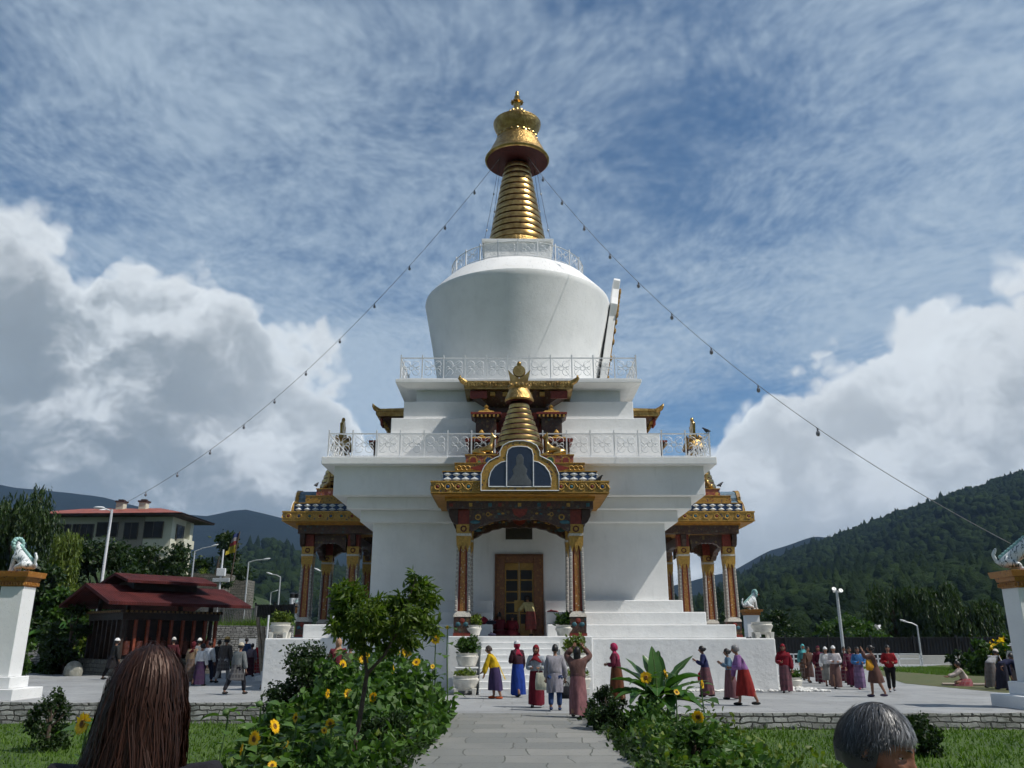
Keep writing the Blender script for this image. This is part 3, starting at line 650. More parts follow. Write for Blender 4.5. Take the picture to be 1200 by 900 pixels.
def near_woman():
    top=P(177,750,2.15); loc=Vector((top.x,2.15,0)); H=top.z+.0
    o,HM,h=near_person(loc,H/1.01,8,'woman with long dark brown hair standing close by with her back turned')
    hm=hairmat('brown_hair',(.010,.004,.003),(.024,.009,.006),(.055,.021,.013),.48)
    mb=MB(); tint=[]; n0=0; r=random.Random(3)
    C=Vector((0,.02,1.47))*h
    for i in range(9000):
        a=r.uniform(0,2*PI); t=math.acos(r.uniform(.0,1.0))         # root on the scalp
        if math.sin(t)*math.sin(a)>.72 and t>.8: continue
        ang=a; sx=math.cos(a)
        ln=r.uniform(.30,.52)*h; pts=[]; K=14; rad0=r.uniform(1.0,1.075) if r.random()<.95 else r.uniform(1.07,1.16)
        end_ang=ang if math.sin(ang)<-.2 else (PI+r.uniform(-.1,.5) if sx<0 else -r.uniform(-.1,.5))
        lk=random.Random(int(a*9)+100*int(t*4)); wav=lk.uniform(0,6.3)+r.gauss(0,.35); wa=.011+r.gauss(0,.003); fan=lk.gauss(0,.06)+r.gauss(0,.035); left=max(0,-sx)
        Ls=(PI*.53-t)*.10*h if t<PI*.53 else 0; L=Ls+ln; vel=None
        for k in range(K+1):
            s=k/K*L
            if s<=Ls:
                q=s/max(Ls,1e-6); tt=t+(PI*.53-t)*q; aa=ang+(end_ang-ang)*q*q*.85
            else: q=1; tt=max(t,PI*.53); aa=ang+(end_ang-ang)*.85
            p=C+Vector((.086*math.sin(tt)*math.cos(aa)*rad0,.110*math.sin(tt)*math.sin(aa)*rad0-.006,.124*math.cos(tt)*rad0+.003))*h
            if s>Ls:
                d=s-Ls; u=d/(.45*h)
                p=p+Vector((math.cos(aa)*.022*u+fan*.55*u*u-(.20*u*u*left)*h+wa*math.sin(wav+u*7), math.sin(aa)*.012*u-.02*u,-d))
            p=p+Vector((r.gauss(0,.0009)+.022*max(0,p.z-C.z+.05),r.gauss(0,.0009),0)); pts.append(p)
        out=Vector((math.cos(ang),math.sin(ang),.4)).normalized(); side=Vector((-math.sin(ang),math.cos(ang),0))+Vector((r.gauss(0,.3),r.gauss(0,.3),0)); side.normalize()
        ribbon(mb,pts,r.uniform(.0006,.0014)*h,side); tv=min(1,max(0,r.gauss(.42,.24))); tint+= [tv]*(len(mb.f)-n0); n0=len(mb.f)
    # the solid fall of hair under the loose strands
    vs=[];fs=[];n=40
    prof=[(.020,.122),(.058,.097),(.078,.05),(.085,-.01),(.086,-.07),(.086,-.14),(.086,-.22),(.082,-.30),(.07,-.36),(.03,-.40)]
    for rr,z in prof:
        for k in range(n):
            an=2*PI*k/n; y=math.sin(an); fr=1.22 if y<0 else (.9 if z<-.02 else 1.15)
            w=1+.03*math.sin(an*9+z*9)
            vs.append(C+Vector((rr*math.cos(an)*w,rr*y*fr*w*(1 if z>-.15 or y<0 else .35)-.006,z))*h)
    for i in range(len(prof)-1):
        for k in range(n): fs.append((i*n+k,i*n+(k+1)%n,(i+1)*n+(k+1)%n,(i+1)*n+k))
    fs.append(tuple(range(n)))
    mb.add(vs,fs,0); tint+=[.25]*(len(mb.f)-n0)
    me=mb.mesh('hair',70); set_tint(me,tint); link_mesh('hair',me,[hm],o)
    V=[Vector(v)*h for v in ((0,0,.78),(0,0,1.02),(0,0,1.19),(0,0,1.30),(-.165,0,1.27),(-.225,0,1.0),(-.235,.05,.8),(.165,0,1.27),(.225,0,1.0),(.235,.05,.8))]
    v,f=skin_mesh(V,[(0,1),(1,2),(2,3),(2,4),(4,5),(5,6),(2,7),(7,8),(8,9)],[(.17*h,.14*h),(.155*h,.125*h),(.18*h,.13*h),.07*h,.083*h,.062*h,.05*h,.083*h,.062*h,.05*h],2)
    MB().add(v,f).build('jacket',fabric((.016,.015,.02)),o,60)
    V=[Vector(v)*h for v in ((0,0,.86),(-.1,0,.78),(-.1,.01,.45),(-.1,-.02,.1),(.1,0,.78),(.1,.01,.45),(.1,-.02,.1))]
    v,f=skin_mesh(V,[(0,1),(1,2),(2,3),(0,4),(4,5),(5,6)],[(.16*h,.13*h),.115*h,.085*h,.065*h,.115*h,.085*h,.065*h],1)
    MB().add(v,f).build('trousers',fabric((.03,.035,.06)),o,60)
    for sg in (-1,1):
        q=MB(); q.ball((sg*.105*h,.05*h,.045*h),(.05*h,.14*h,.05*h)); q.build('shoe',fabric((.05,.05,.05)),o,60)
near_woman()
def near_elder():
    Y=2.34; top=P(1020,820,Y); loc=Vector((P(1019,880,Y).x,Y,0)); H=top.z
    o,HM,h=near_person(loc,H/1.0,-128,'grey-haired elderly person close to the camera with face turned to the right',20,.6)
    hm=hairmat('grey_hair_strands',(.012,.012,.013),(.075,.076,.08),(.42,.42,.44),.4)
    mb=MB(); tint=[]; n0=0; r=random.Random(5)
    rot=HM
    for i in range(9000):
        a=r.uniform(0,2*PI); t=math.acos(r.uniform(-.30,1.0))
        d=Vector((math.sin(t)*math.cos(a),math.sin(t)*math.sin(a),math.cos(t)))
        if d.y>.45 and d.z<.55: continue
        if d.y>.2 and d.z<.18 : continue
        root=Vector((d.x*.080,d.y*.104-.004,d.z*.121))
        # fall from the crown outwards and down
        crown=Vector((0,-.35,1)).normalized()
        flow=(d-crown*d.dot(crown)); flow=flow.normalized() if flow.length>.05 else Vector((r.gauss(0,1),r.gauss(0,1),0)).normalized()
        flow=(flow+Vector((r.gauss(0,.16),r.gauss(0,.16),r.gauss(0,.1)))).normalized()
        ln=r.uniform(.05,.085)*(1.2 if d.y>0 else 1); pts=[]; K=6; p=root.copy(); lift=r.uniform(.002,.013)
        for k in range(K+1):
            q=k/K; pts.append(p+d*lift*math.sin(min(1,q*1.3)*PI*.6))
            # slide over the skull ellipsoid
            p=p+flow*(ln/K); e=Vector((p.x/.080,(p.y+.004)/.104,p.z/.121)); 
            if e.length>0 and p.z>-.055: p=Vector((e.x/e.length*.080,e.y/e.length*.104-.004,e.z/e.length*.121))
            flow=(flow+Vector((0,0,-.10))).normalized()
        side=d.cross(flow); side=side.normalized() if side.length>.01 else Vector((1,0,0))
        mb.M=rot; ribbon(mb,pts,r.uniform(.0005,.0011),side); mb.M=None
        pg=.16+.50*max(0,d.y)+.40*max(0,d.z-.3); tv=min(1,max(0,r.gauss(pg,.2))); tint+=[tv]*(len(mb.f)-n0); n0=len(mb.f)
    mb.M=rot; v,f=cap_geo(.34,1.02,-.62,0,40,30); mb.add(v,f,0); mb.M=None; tint+=[.12]*(len(mb.f)-n0)
    me=mb.mesh('hair',70); set_tint(me,tint); link_mesh('hair',me,[hm],o)
    for sg in (-1,1):
        q=MB(); q.M=HM
        q.tube([(sg*.014,.0965,.029),(sg*.028,.0935,.034),(sg*.042,.084,.033)],[.002,.003,.0015],6); q.build('eyebrow',HAIRB,o,60)
    V=[Vector(v)*h for v in ((0,0,.78),(0,0,1.02),(0,0,1.19),(0,0,1.30),(-.165,0,1.27),(-.225,0,1.0),(-.235,.05,.8),(.165,0,1.27),(.225,0,1.0),(.235,.05,.8))]
    v,f=skin_mesh(V,[(0,1),(1,2),(2,3),(2,4),(4,5),(5,6),(2,7),(7,8),(8,9)],[(.17*h,.14*h),(.16*h,.13*h),(.185*h,.13*h),.07*h,.083*h,.066*h,.055*h,.083*h,.066*h,.055*h],1)
    MB().add(v,f).build('jacket',fabric((.10,.03,.05)),o,60)
    mbk=MB(); mbk.lathe([(.17*h,.92*h),(.19*h,.7*h),(.2*h,.3*h),(.205*h,.1*h)],24,0,(0,0),(1,.8)); mbk.build('skirt',fabric((.06,.03,.05)),o,60)
    for sg in (-1,1):
        q=MB(); q.ball((sg*.105*h,.05*h,.045*h),(.05*h,.14*h,.05*h)); q.build('shoe',fabric((.05,.05,.05)),o,60)
near_elder()
# ---------------- the white stupa ----------------
XC=.271; YC=38.18
def zat(y,Y): a,b=fu(y); return CH+Y*b/a
stupa=empty('stupa',(XC,YC,0)); tag(stupa,'white square stupa with a bowl-shaped dome and a golden ringed spire','stupa')
def notch(w,g,d,back=True):
    """square of half-width w with a passage of half-width g cut to depth d in the front, left and right sides"""
    base=[(-w,-w),(-g,-w),(-g,-d),(g,-d),(g,-w),(w,-w)]
    pts=[]
    for k in range(4):
        a=k*PI/2
        seg=base if k!=2 else [(-w,-w),(w,-w)]
        for x,y in seg[:-1]: pts.append((x*math.cos(a)-y*math.sin(a),x*math.sin(a)+y*math.cos(a)))
    return pts
mb=MB(); mb.box(-8.69,8.69,-8.69,8.69,-.7,1.683); mb.build('plinth',WHITE2,stupa,bevel=.04)
# lumpy steps over the plinth
for w,z0,z1 in ((7.66,1.683,2.155),(6.82,2.155,2.61),(6.13,2.61,3.06)):
    mb=MB(); mb.prism(notch(w,.97,5.7),z0,z1,'xy'); mb.build('plinth_step',WHITE2,stupa,bevel=.035)
mb=MB(); mb.box(-5.69,5.69,-5.69,5.69,3.06 if False else 1.70,6.0); mb.build('wall',WHITE,stupa,bevel=.02)
mb=MB(); mb.box(-6.13,6.13,-6.13,6.13,5.98,6.418); mb.box(-6.59,6.59,-6.59,6.59,6.42,6.858); mb.box(-7.05,7.05,-7.05,7.05,6.86,8.0); mb.box(-7.47,7.47,-7.47,7.47,7.97,8.25)
mb.build('cornice',WHITE,stupa,bevel=.02)
for w,z0,z1 in ((5.69,8.25,9.6),(5.24,9.6,10.36),(4.80,10.36,11.19)):
    mb=MB(); mb.box(-w,w,-w,w,z0,z1); mb.build('terrace_step',WHITE,stupa,bevel=.025)
mb=MB(); mb.box(-4.34,4.34,-4.34,4.34,11.19,11.92); mb.frus(4.75,4.75,11.80,5.15,5.15,11.93); mb.box(-5.15,5.15,-5.15,5.15,11.93,12.08)
mb.build('cornice',WHITE,stupa,bevel=.015)
# railings
def scroll(q,c,s,w,ax='y'):
    """wrought scrolls filling one panel, s = panel height"""
    for dx,dz,rr in ((-.22,.18,.17),(.22,.18,.17),(-.22,-.20,.17),(.22,-.20,.17),(0,0,.12),(-.30,.0,.08),(.30,.0,.08)):
        q.ring((c[0]+dx*w,c[1],c[2]+dz*s),rr*s,.011,'y',9,3)
    q.tube([(c[0]-.42*w,c[1],c[2]-.42*s),(c[0]-.1*w,c[1],c[2]),(c[0]+.42*w,c[1],c[2]+.42*s)],.010,3); q.tube([(c[0]+.42*w,c[1],c[2]-.42*s),(c[0]+.1*w,c[1],c[2]),(c[0]-.42*w,c[1],c[2]+.42*s)],.010,3)
def railing(w,z,hh,n,rot):
    q=MB(); q.M=Matrix.Rotation(rot,4,'Z'); y=-w
    q.box(-w,w,y-.022,y+.022,z+hh-.045,z+hh); q.box(-w,w,y-.018,y+.018,z+.05,z+.08)
    for i in range(n):
        c=-w+(i+.5)*2*w/n; scroll(q,(c,y,z+.04+hh*.5),hh*.9,2*w/n)
    o=q.build('railing',METW,stupa)
    for i in range(n+ (1 if rot==0 else 0)):
        x=-w+i*2*w/n; q=MB(); q.M=Matrix.Rotation(rot,4,'Z'); q.box(x-.025,x+.025,y-.027,y+.027,z,z+hh+.12); q.box(x-.034,x+.034,y-.034,y+.034,z,z+.02); q.build('railing_post',METW,o)
for rot in (0,PI/2,-PI/2): railing(7.28,8.25,.96,16,rot); railing(4.97,12.08,1.0,11,rot)
# dome
mb=MB(); prof=[(3.68,12.05),(3.72,12.4)]+[(3.72+.80*t**1.15,12.4+4.75*t) for t in (.15,.3,.45,.6,.75,.88,1)]+[(4.555,17.30),(4.53,17.45),(4.42,17.58),(3.55,18.50),(3.42,18.58),(3.3,18.60),(0,18.60)]
mb.lathe(prof,96); mb.build('dome',WHITE,stupa,smooth=28)
q=MB(); n=22; r=3.28
q.ring((0,0,19.42),r,.028,'z',88,4); q.ring((0,0,18.72),r,.02,'z',88,4)
for i in range(n):
    a=2*PI*(i+.5)/n; q.M=Matrix.Rotation(a,4,'Z'); scroll(q,(0,-r,19.07),.74,.92)
q.M=None
dr=q.build('dome_railing',METW,stupa)
for i in range(n):
    a=2*PI*i/n; p=MB(); p.M=Matrix.Rotation(a,4,'Z'); p.box(-.025,.025,-r-.025,-r+.025,18.58,19.54); p.build('railing_post',METW,dr)
# shrine niche standing against the right flank of the dome
nic=empty('dome_niche',(0,0,0),0,stupa)
q=MB(); q.M=Matrix.Translation((3.90,0,12.1))@Matrix.Rotation(R(10),4,'Y')
out=[(-1.15,0),(-1.25,2.0),(-1.0,3.6),(-.85,4.6),(-1.0,5.2),(-.6,5.7),(-.28,6.3),(-.34,6.75),(0,7.0),(.34,6.75),(.28,6.3),(.6,5.7),(1.0,5.2),(.85,4.6),(1.0,3.6),(1.25,2.0),(1.15,0)]
q.prism([(y,z) for y,z in out],-.27,.06,'yz'); q.build('niche_frame',WHITE,nic,bevel=.03)
q=MB(); q.M=Matrix.Translation((3.90,0,12.1))@Matrix.Rotation(R(10),4,'Y'); q.prism([(y*.82,.25+z*.86) for y,z in out],.062,.12,'yz'); 
for k in range(26):
    t=k/25; i=min(int(t*16),15); u=t*16-i; y=out[i][0]*(1-u)+out[i+1][0]*u; z=out[i][1]*(1-u)+out[i+1][1]*u
    q.ball((.13,y*.86,.2+z*.88),(.06,.13,.16),8,5)
q.build('niche_carving',ORN,nic,smooth=50)
q=MB(); q.M=Matrix.Translation((3.90,0,12.1))@Matrix.Rotation(R(10),4,'Y'); q.box(.10,.28,-1.2,1.2,.02,.5); q.build('niche_sill',RED,nic,bevel=.02)
# box under the spire
mb=MB(); mb.box(-1.62,1.62,-1.62,1.62,18.55,20.2); mb.box(-1.75,1.75,-1.75,1.75,20.2,20.34); mb.build('spire_box',WHITE,stupa,bevel=.02)
# ringed spire
mb=MB(); prof=[(1.5,20.342),(1.5,20.45),(1.46,20.72)]; ms=[2,2]
n=13; z=20.75; zt=25.45
for i in range(n):
    r=1.47+( .70-1.47)*(i/(n-1)); h=(zt-20.75)/n
    prof+=[(r-.055,z),(r+.0,z+.03),(r+.012,z+h*.35),(r-.035,z+h*.80),(r-.085,z+h*.83),(r-.115,z+h)]
    ms+=[1,0,0,0,1,1]; z+=h
ms=ms+[1]
mb.lathe(prof,72,ms[:len(prof)-1]); mb.build('spire_rings',[GOLD,DRED,GOLDC],stupa,smooth=35)
mb=MB(); mb.lathe([(.5,25.60),(1.60,25.66),(1.69,25.74),(1.70,25.80),(1.66,25.84),(1.5,26.12),(1.27,26.6),(1.08,27.0),(1.0,27.1)],64,[1,0,0,2,2,2,2,2]); mb.build('parasol',[GOLD,DRED,GOLDC],stupa,smooth=40)
mb=MB(); mb.lathe([(.99,27.05),(1.02,27.1),(1.0,27.2),(.93,27.28),(.97,27.38),(1.12,27.55),(1.25,27.85),(1.27,28.0),(1.25,28.03),(1.0,28.0),(.5,28.1),(.2,28.15)],64,[0,0,0,2,2,2,2,0,0,0,0])
for k in range(20):
    a=2*PI*k/20; mb.ball((.99*math.cos(a),.99*math.sin(a),27.12),.12,8,6)
mb.build('parasol_crown',[GOLD,DRED,GOLDC],stupa,smooth=40)
mb=MB(); mb.lathe([(.25,28.1),(.42,28.3),(.44,28.45),(.30,28.6),(.16,28.7),(.17,29.25),(.2,29.3),(.30,29.36),(.2,29.45),(.12,29.5),(.12,29.62),(.16,29.72),(.12,29.8),(.09,29.86),(.11,29.95),(.09,30.05),(0,30.15)],24)
for k in range(12):
    a=2*PI*k/12
    mb.ball((.43*math.cos(a),.43*math.sin(a),28.62),(.09,.09,.17),8,6); mb.ball((.30*math.cos(a),.30*math.sin(a),29.38),(.06,.06,.06),6,4)
mb.build('finial',[GOLD],stupa,smooth=40)
for sx,sy in ((-1,-1),(1,-1),(-1,1),(1,1)):
    q=MB(); a=Vector((sx*.9,sy*.5,25.63)); b=Vector((sx*1.9,sy*1.85,18.65)); q.tube([a+(b-a)*t+Vector((0,0,-.25*math.sin(PI*t))) for t in (0,.25,.5,.75,1)],.009,4); g=q.build('guy_wire',BLK,stupa)
    for t in (.3,.62):
        q=MB(); c=a+(b-a)*t+Vector((0,0,-.32*math.sin(PI*t))); q.ball(c,(.045,.045,.07),8,5); q.build('bulb',GREYM,g,60)
# ---- porch, built for the front and copied to both flanks ----
def wsolve(hp,y,off=6.94): A=hp/fu(y)[0]; return A*(YC-off)/(1+A)
def porch(parent):
    EW,ED=3.05,9.99
    e=MB(); e.box(-EW,EW,-ED,-5.6,6.44,6.84,0)
    e.box(-EW-.03,EW+.03,-ED-.03,-5.6,6.80,6.86,1); e.box(-EW-.02,EW+.02,-ED-.02,-5.6,6.44,6.47,1)
    for i in range(17):      # carved scrolls along the eave, front and both ends
        x=-EW+.22+i*(2*EW-.44)/16; m=(2,3,2,4,0)[i%5]
        e.ring((x,-ED-.012,6.65),.095,.032,'y',12,5,1); e.ball((x,-ED-.01,6.65),(.062,.04,.062),10,6,m)
        e.tube([(x+.07,-ED-.01,6.73),(x+.13,-ED-.02,6.76),(x+.2,-ED-.01,6.66),(x+.26,-ED-.02,6.57)],.022,5,1)
    for s in (-1,1):
        for i in range(9):
            y=-ED+.25+i*.45; e.ring((s*(EW+.012),y,6.65),.095,.032,'x',12,5,1); e.ball((s*(EW+.01),y,6.65),(.04,.062,.062),10,6,(2,3,4)[i%3])
    eo=e.build('eave',[ORN,GOLDP,RED,BLUE,TEAL],parent,smooth=45)
    q=MB(); q.box(-EW+.06,EW-.06,-ED+.06,-5.65,6.395,6.437); q.box(-2.62,2.62,-9.5,-5.65,6.33,6.393); q.build('soffit',OCHRE,parent)
    # lotus tier
    w=wsolve(90,557); d=6.94+w; q=MB(); q.box(-w,w,-d,-5.6,6.862,7.24,0); q.box(-w-.03,w+.03,-d-.03,-5.6,7.24,7.275,2); q.box(-w-.02,w+.02,-d-.02,-5.6,6.864,6.895,2)
    n=17
    for i in range(n):
        x=-w+(i+.5)*2*w/n
        for zz,sz in ((7.155,.085),(6.985,.085)):
            q.add([(x-.15,-d-.005,zz),(x,-d-.005,zz-sz),(x+.15,-d-.005,zz),(x,-d-.005,zz+sz),(x,-d-.035,zz)],[(0,1,4),(1,2,4),(2,3,4),(3,0,4)],1)
    for s in (-1,1):
        for i in range(9):
            y=-d+.2+i*.36
            for zz,sz in ((7.155,.085),(6.985,.085)):
                q.add([(s*(w+.005),y-.155,zz),(s*(w+.005),y,zz-sz),(s*(w+.005),y+.155,zz),(s*(w+.005),y,zz+sz),(s*(w+.075),y,zz)],[(0,1,4),(1,2,4),(2,3,4),(3,0,4)],1)
    q.build('lotus_tier',[BLUE,PALE,GOLDP],parent)
    w=wsolve(76,543); d=6.94+w; q=MB(); q.box(-w,w,-d,-5.6,7.277,7.62,0); q.box(-w-.02,w+.02,-d-.02,-5.6,7.62,7.65,1)
    for s in (-1,1):
        q.add([(s*w*.78,-d-.03,7.45),(s*w*.55,-d-.03,7.30),(s*w*.55,-d-.03,7.60),(s*w*.30,-d-.03,7.45)],[(0,1,2),(1,3,2)],2)
        for i in range(3): q.ring((s*(w-.15-.16*i),-d-.012,7.45),.08,.025,'y',10,4,1)
    q.build('scroll_tier',[ORN,GOLDP,RED,BLUE],parent,smooth=40)
    w=wsolve(63,531); d=6.94+w; q=MB(); q.box(-w,w,-d,-5.6,7.652,7.99,0); q.box(-w-.03,w+.03,-d-.03,-5.6,7.99,8.03,1)
    for i in range(7):
        x=-w+(i+.5)*2*w/7; q.prism([(x-.16,7.70),(x+.16,7.70),(x+.16,7.86),(x+.09,7.95),(x-.09,7.95),(x-.16,7.86)],-d-.035,-d+.02,'xz',1); q.prism([(x-.11,7.72),(x+.11,7.72),(x+.11,7.84),(x+.06,7.91),(x-.06,7.91),(x-.11,7.84)],-d-.05,-d,'xz',(2,3,4)[i%3])
    q.build('panel_tier',[FRIEZE,GOLDP,RED,BLUE,mat('leaf_green_paint',(.02,.10,.045),.55)],parent)
    # trefoil window
    q=MB(); Yw=-ED-.03; zz=lambda y: zat(y,YC+Yw); xx=lambda x:(x-604.7)*(YC+Yw)/fu(550)[0]
    out=[(-45.3,575.5),(-45.3,556),(-42,548),(-36,541),(-28,537),(-23.5,535),(-23.5,530),(-20,523),(-13,519),(-5,517.3)]
    out=out+[(-x,y) for x,y in reversed(out)]
    inn=[(-36.2,571),(-36.2,562),(-34,554),(-29,547),(-22,542.5),(-15.5,541),(-15.5,534),(-14,528),(-9,524.8),(-3,524)]
    inn=inn+[(-x,y) for x,y in reversed(inn)]
    k=(YC+Yw)/fu(550)[0]
    q.prism([(x*k,zz(y)) for x,y in out],Yw-.10,Yw+.06,'xz',0); q.prism([(x*k*.97,zz(y)-.04) for x,y in out],Yw+.061,Yw+1.1,'xz',2)
    
    for poly,rr in ((out,.018),(inn,.020)):
        pts=[(x*k,Yw-.11,zz(y)) for x,y in poly]; q.tube(pts+[pts[0]],rr,6,1)
    for s in (-1,1): q.tube([(s*15.6*k,Yw-.13,zz(571)),(s*15.6*k,Yw-.13,zz(540))],.022,6,1)
    wf=q.build('window_frame',[ORN,METW,mat('grey_blue_paint',(.12,.19,.25),.6,0,.3,8)],parent)
    q=MB(); q.prism([(x*k*.995,zz(y)) for x,y in inn],Yw-.115,Yw-.09,'xz'); q.build('pane',GLASS,wf)
    q=MB(); q.lathe([(.42,zz(570)+.02),(.44,zz(566)),(.30,zz(561)),(.22,zz(556)),(.26,zz(551)),(.12,zz(545)),(.13,zz(541)),(.13,zz(537)),(.05,zz(533))],16,0,(0,Yw-.118),(1,.04)); q.build('seated_statue',mat('dim_statue',(.075,.088,.10),.7),wf,60)
    # ringed spire of the porch
    yS=-8.3; rr=lambda px,y:px*(YC+yS)/fu(y)[0]; zs=lambda y: zat(y,YC+yS)
    prof=[];ms=[]; n=8; z0,z1=zs(527),zs(474); z=z0
    for i in range(n):
        r=rr(28,520)+(rr(12.2,478)-rr(28,520))*i/(n-1); h=(z1-z0)/n
        prof+=[(r-.03,z),(r,z+.02),(r+.012,z+h*.4),(r-.015,z+h*.80),(r-.06,z+h*.83),(r-.075,z+h)]; ms+=[1,0,0,0,1,1]
        z+=h
    q=MB(); q.lathe(prof,48,ms[:len(prof)-1],(0,yS)); q.build('porch_spire',[GOLD,DRED],parent,smooth=35)
    q=MB(); zb,zc=zs(470.5),zs(457); q.lathe([(.2,zb-.05),(rr(16,470),zb-.03),(rr(17.2,470),zb+.03),(rr(15,465),zb+(zc-zb)*.5),(rr(11.5,457),zc),(rr(13,455),zc+.06),(.1,zc+.1)],32,[1,0,0,0,0,0],(0,yS))
    for kq in range(10):
        a=2*PI*kq/10; q.ball((.36*math.cos(a),yS+.36*math.sin(a),zc+.12),(.075,.075,.10),6,5)
    q.build('bell',[GOLDC,DRED],parent,smooth=45)
    q=MB(); zd=zs(437.5); q.frus(.3,.14,zc+.05,.36,.10,zc+.30,0,(0,yS))
    q.prism([(-.30,zc+.2),(-.42,zd+.12),(-.26,zd-.05),(0,zd-.22),(.26,zd-.05),(.42,zd+.12),(.30,zc+.2)],yS-.06,yS+.06,'xz'); M0=q.M; q.M=Matrix.Translation((0,yS,zd+.08))@Matrix.Rotation(PI/2,4,'X'); q.lathe([(0,-.07),(.22,-.07),(.245,-.03),(.245,.03),(.22,.07),(0,.07)],24); q.M=M0
    q.ball((0,yS,zd+.36),(.09,.09,.12),10,7); q.build('sun_and_crescent',GOLD,parent,smooth=50)
    # deer
    for s in (-1,1):
        q=MB(); yd=-d+.30; zb=8.03
        pts=[(s*1.72,yd,zb+.12),(s*1.5,yd,zb+.22),(s*1.2,yd,zb+.24),(s*1.06,yd,zb+.30),(s*1.0,yd,zb+.52),(s*.99,yd,zb+.72)]
        v,f=skin_mesh([Vector(p) for p in pts]+[Vector((s*.82,yd,zb+.69)),Vector((s*1.0,yd-.1,zb+.06)),Vector((s*.8,yd-.1,zb+.04)),Vector((s*1.45,yd-.13,zb+.08)),Vector((s*1.2,yd-.14,zb+.05)),Vector((s*1.02,yd-.06,zb+.88)),Vector((s*1.02,yd+.06,zb+.88))],
            [(0,1),(1,2),(2,3),(3,4),(4,5),(5,6),(3,7),(7,8),(1,9),(9,10),(5,11),(5,12)],[.09,.15,.14,.13,.075,.075,.04,.06,.05,.09,.06,.025,.025],1)
        q.add(v,f); q.build('deer_figure',GOLD,parent,smooth=60)
    # little tiered shrines beside the spire
    for s in (-1,1):
        q=MB(); c=(s*1.47,-6.55)
        q.frus(.50,.45,8.25,.47,.42,8.95,0,c); q.frus(.60,.55,8.95,.62,.56,9.06,1,c); q.frus(.45,.4,9.06,.30,.27,9.18,2,c); q.lathe([(.16,9.18),(.17,9.24),(.07,9.3),(.12,9.4),(.06,9.5),(0,9.55)],12,2,c)
        c=(s*1.30,-6.15)
        q.frus(.40,.35,9.0,.40,.36,10.02,0,c); q.frus(.46,.42,10.02,.58,.54,10.14,3,c); q.frus(.60,.56,10.14,.60,.56,10.22,1,c); q.frus(.4,.36,10.22,.26,.24,10.36,2,c); q.lathe([(.15,10.36),(.16,10.42),(.06,10.5),(.1,10.58),(0,10.7)],12,2,c)
        for i in range(7): q.box(c[0]-.52+i*.16,c[0]-.45+i*.16,c[1]-.56,c[1]-.5,10.03,10.12,2)
        q.build('lantern_shrine',[ORND,RED,GOLDP,DKW],parent,smooth=30)
    # beams and brackets
    q=MB(); q.box(-2.55,2.55,-9.42,-9.06,5.98,6.33,0); q.box(-2.55,-2.2,-9.05,-5.7,5.98,6.33,0); q.box(2.2,2.55,-9.05,-5.7,5.98,6.33,0); q.box(-2.60,2.60,-9.47,-9.425,6.25,6.33,1)
    for i in range(15): q.box(-2.45+i*.34,-2.33+i*.34,-9.45,-9.42,6.06,6.18,(2,0,1,0,3)[i%5])
    q.build('beam',[ORND,GOLDP,RED,TEAL],parent)
    def scallop(x0,x1,zt,deep,mid):
        n=28; pts=[(x0,zt),(x0,deep)]
        for i in range(n+1):
            t=i/n; u=abs(2*t-1); z=mid-(mid-deep)*max(0,(u-.30)/.7)**1.5-.045*abs(math.sin(t*PI*9)); pts.append((x0+(x1-x0)*t,z))
        pts+=[(x1,deep),(x1,zt)]; return pts
    for y in (-9.36,-7.2):
        q=MB(); q.prism(scallop(-1.75,1.75,5.978,5.22,5.66),y,y+.24,'xz',0)
        for s in (-1,1):
            q.prism([(s*2.15,5.978),(s*2.46,5.978),(s*2.46,5.75),(s*2.36,5.55),(s*2.24,5.47),(s*2.15,5.45)],y+.02,y+.22,'xz',1)
            q.ring((s*1.45,y-.01,5.70),.085,.025,'y',14,5,2); q.ring((s*1.1,y,5.80),.06,.018,'y',12,5,2); q.ball((s*1.55,y-.01,5.53),(.17,.03,.07),10,6,3)
            for k in range(5): q.ball((s*(.45+k*.14),y,5.84-.012*k),(.06,.02,.035),8,5,(0,2,3)[k%3])
        q.prism([(-.28,5.978),(.28,5.978),(.20,5.78),(0,5.68),(-.20,5.78)],y-.06,y,'xz',5); q.build('bracket',[ORND,DKW,GOLDP,TEAL,BLUE,RED],parent)
    for x in (-2.07,1.83):
        q=MB(); q.prism([(a-8.15,b) for a,b in scallop(-.72,.72,5.978,5.3,5.66)],x,x+.24,'yz',0); q.build('bracket',[ORND],parent)
    # columns
    for cx in (-1.95,1.95):
        for cy in (-9.03,-7.09):
            q=MB(); c=(cx,cy); b=1.75
            q.frus(.29,.29,b,.29,.29,b+.10,0,c); q.frus(.27,.27,b+.10,.28,.28,b+.62,1,c); q.frus(.30,.30,b+.62,.27,.27,b+.72,3,c); q.frus(.25,.25,b+.72,.22,.22,b+.80,3,c)
            for sx,sy in ((0,-1),(0,1),(-1,0),(1,0)):
                [q.ball((cx+sx*.278+(k if sx==0 else 0),cy+sy*.278+(k if sy==0 else 0),b+.38),(.085 if sx==0 else .02,.085 if sy==0 else .02,.075),8,5,7) for k in (-.13,.13)]; q.ball((cx+sx*.275,cy+sy*.275,b+.50),(.10 if sx==0 else .02,.10 if sy==0 else .02,.10),8,5,6)
            z0,z1=b+.80,4.75
            q.frus(.175,.175,z0,.155,.155,z1,0,c)
            for sx,sy in ((0,-1),(0,1)): q.add([(cx-.085,cy+sy*.195,z0),(cx+.085,cy+sy*.195,z0),(cx+.075,cy+sy*.175,z1),(cx-.075,cy+sy*.175,z1),(cx-.085,cy,z0),(cx+.085,cy,z0),(cx+.075,cy,z1),(cx-.075,cy,z1)],[(0,1,2,3),(4,0,3,7),(1,5,6,2)],2)
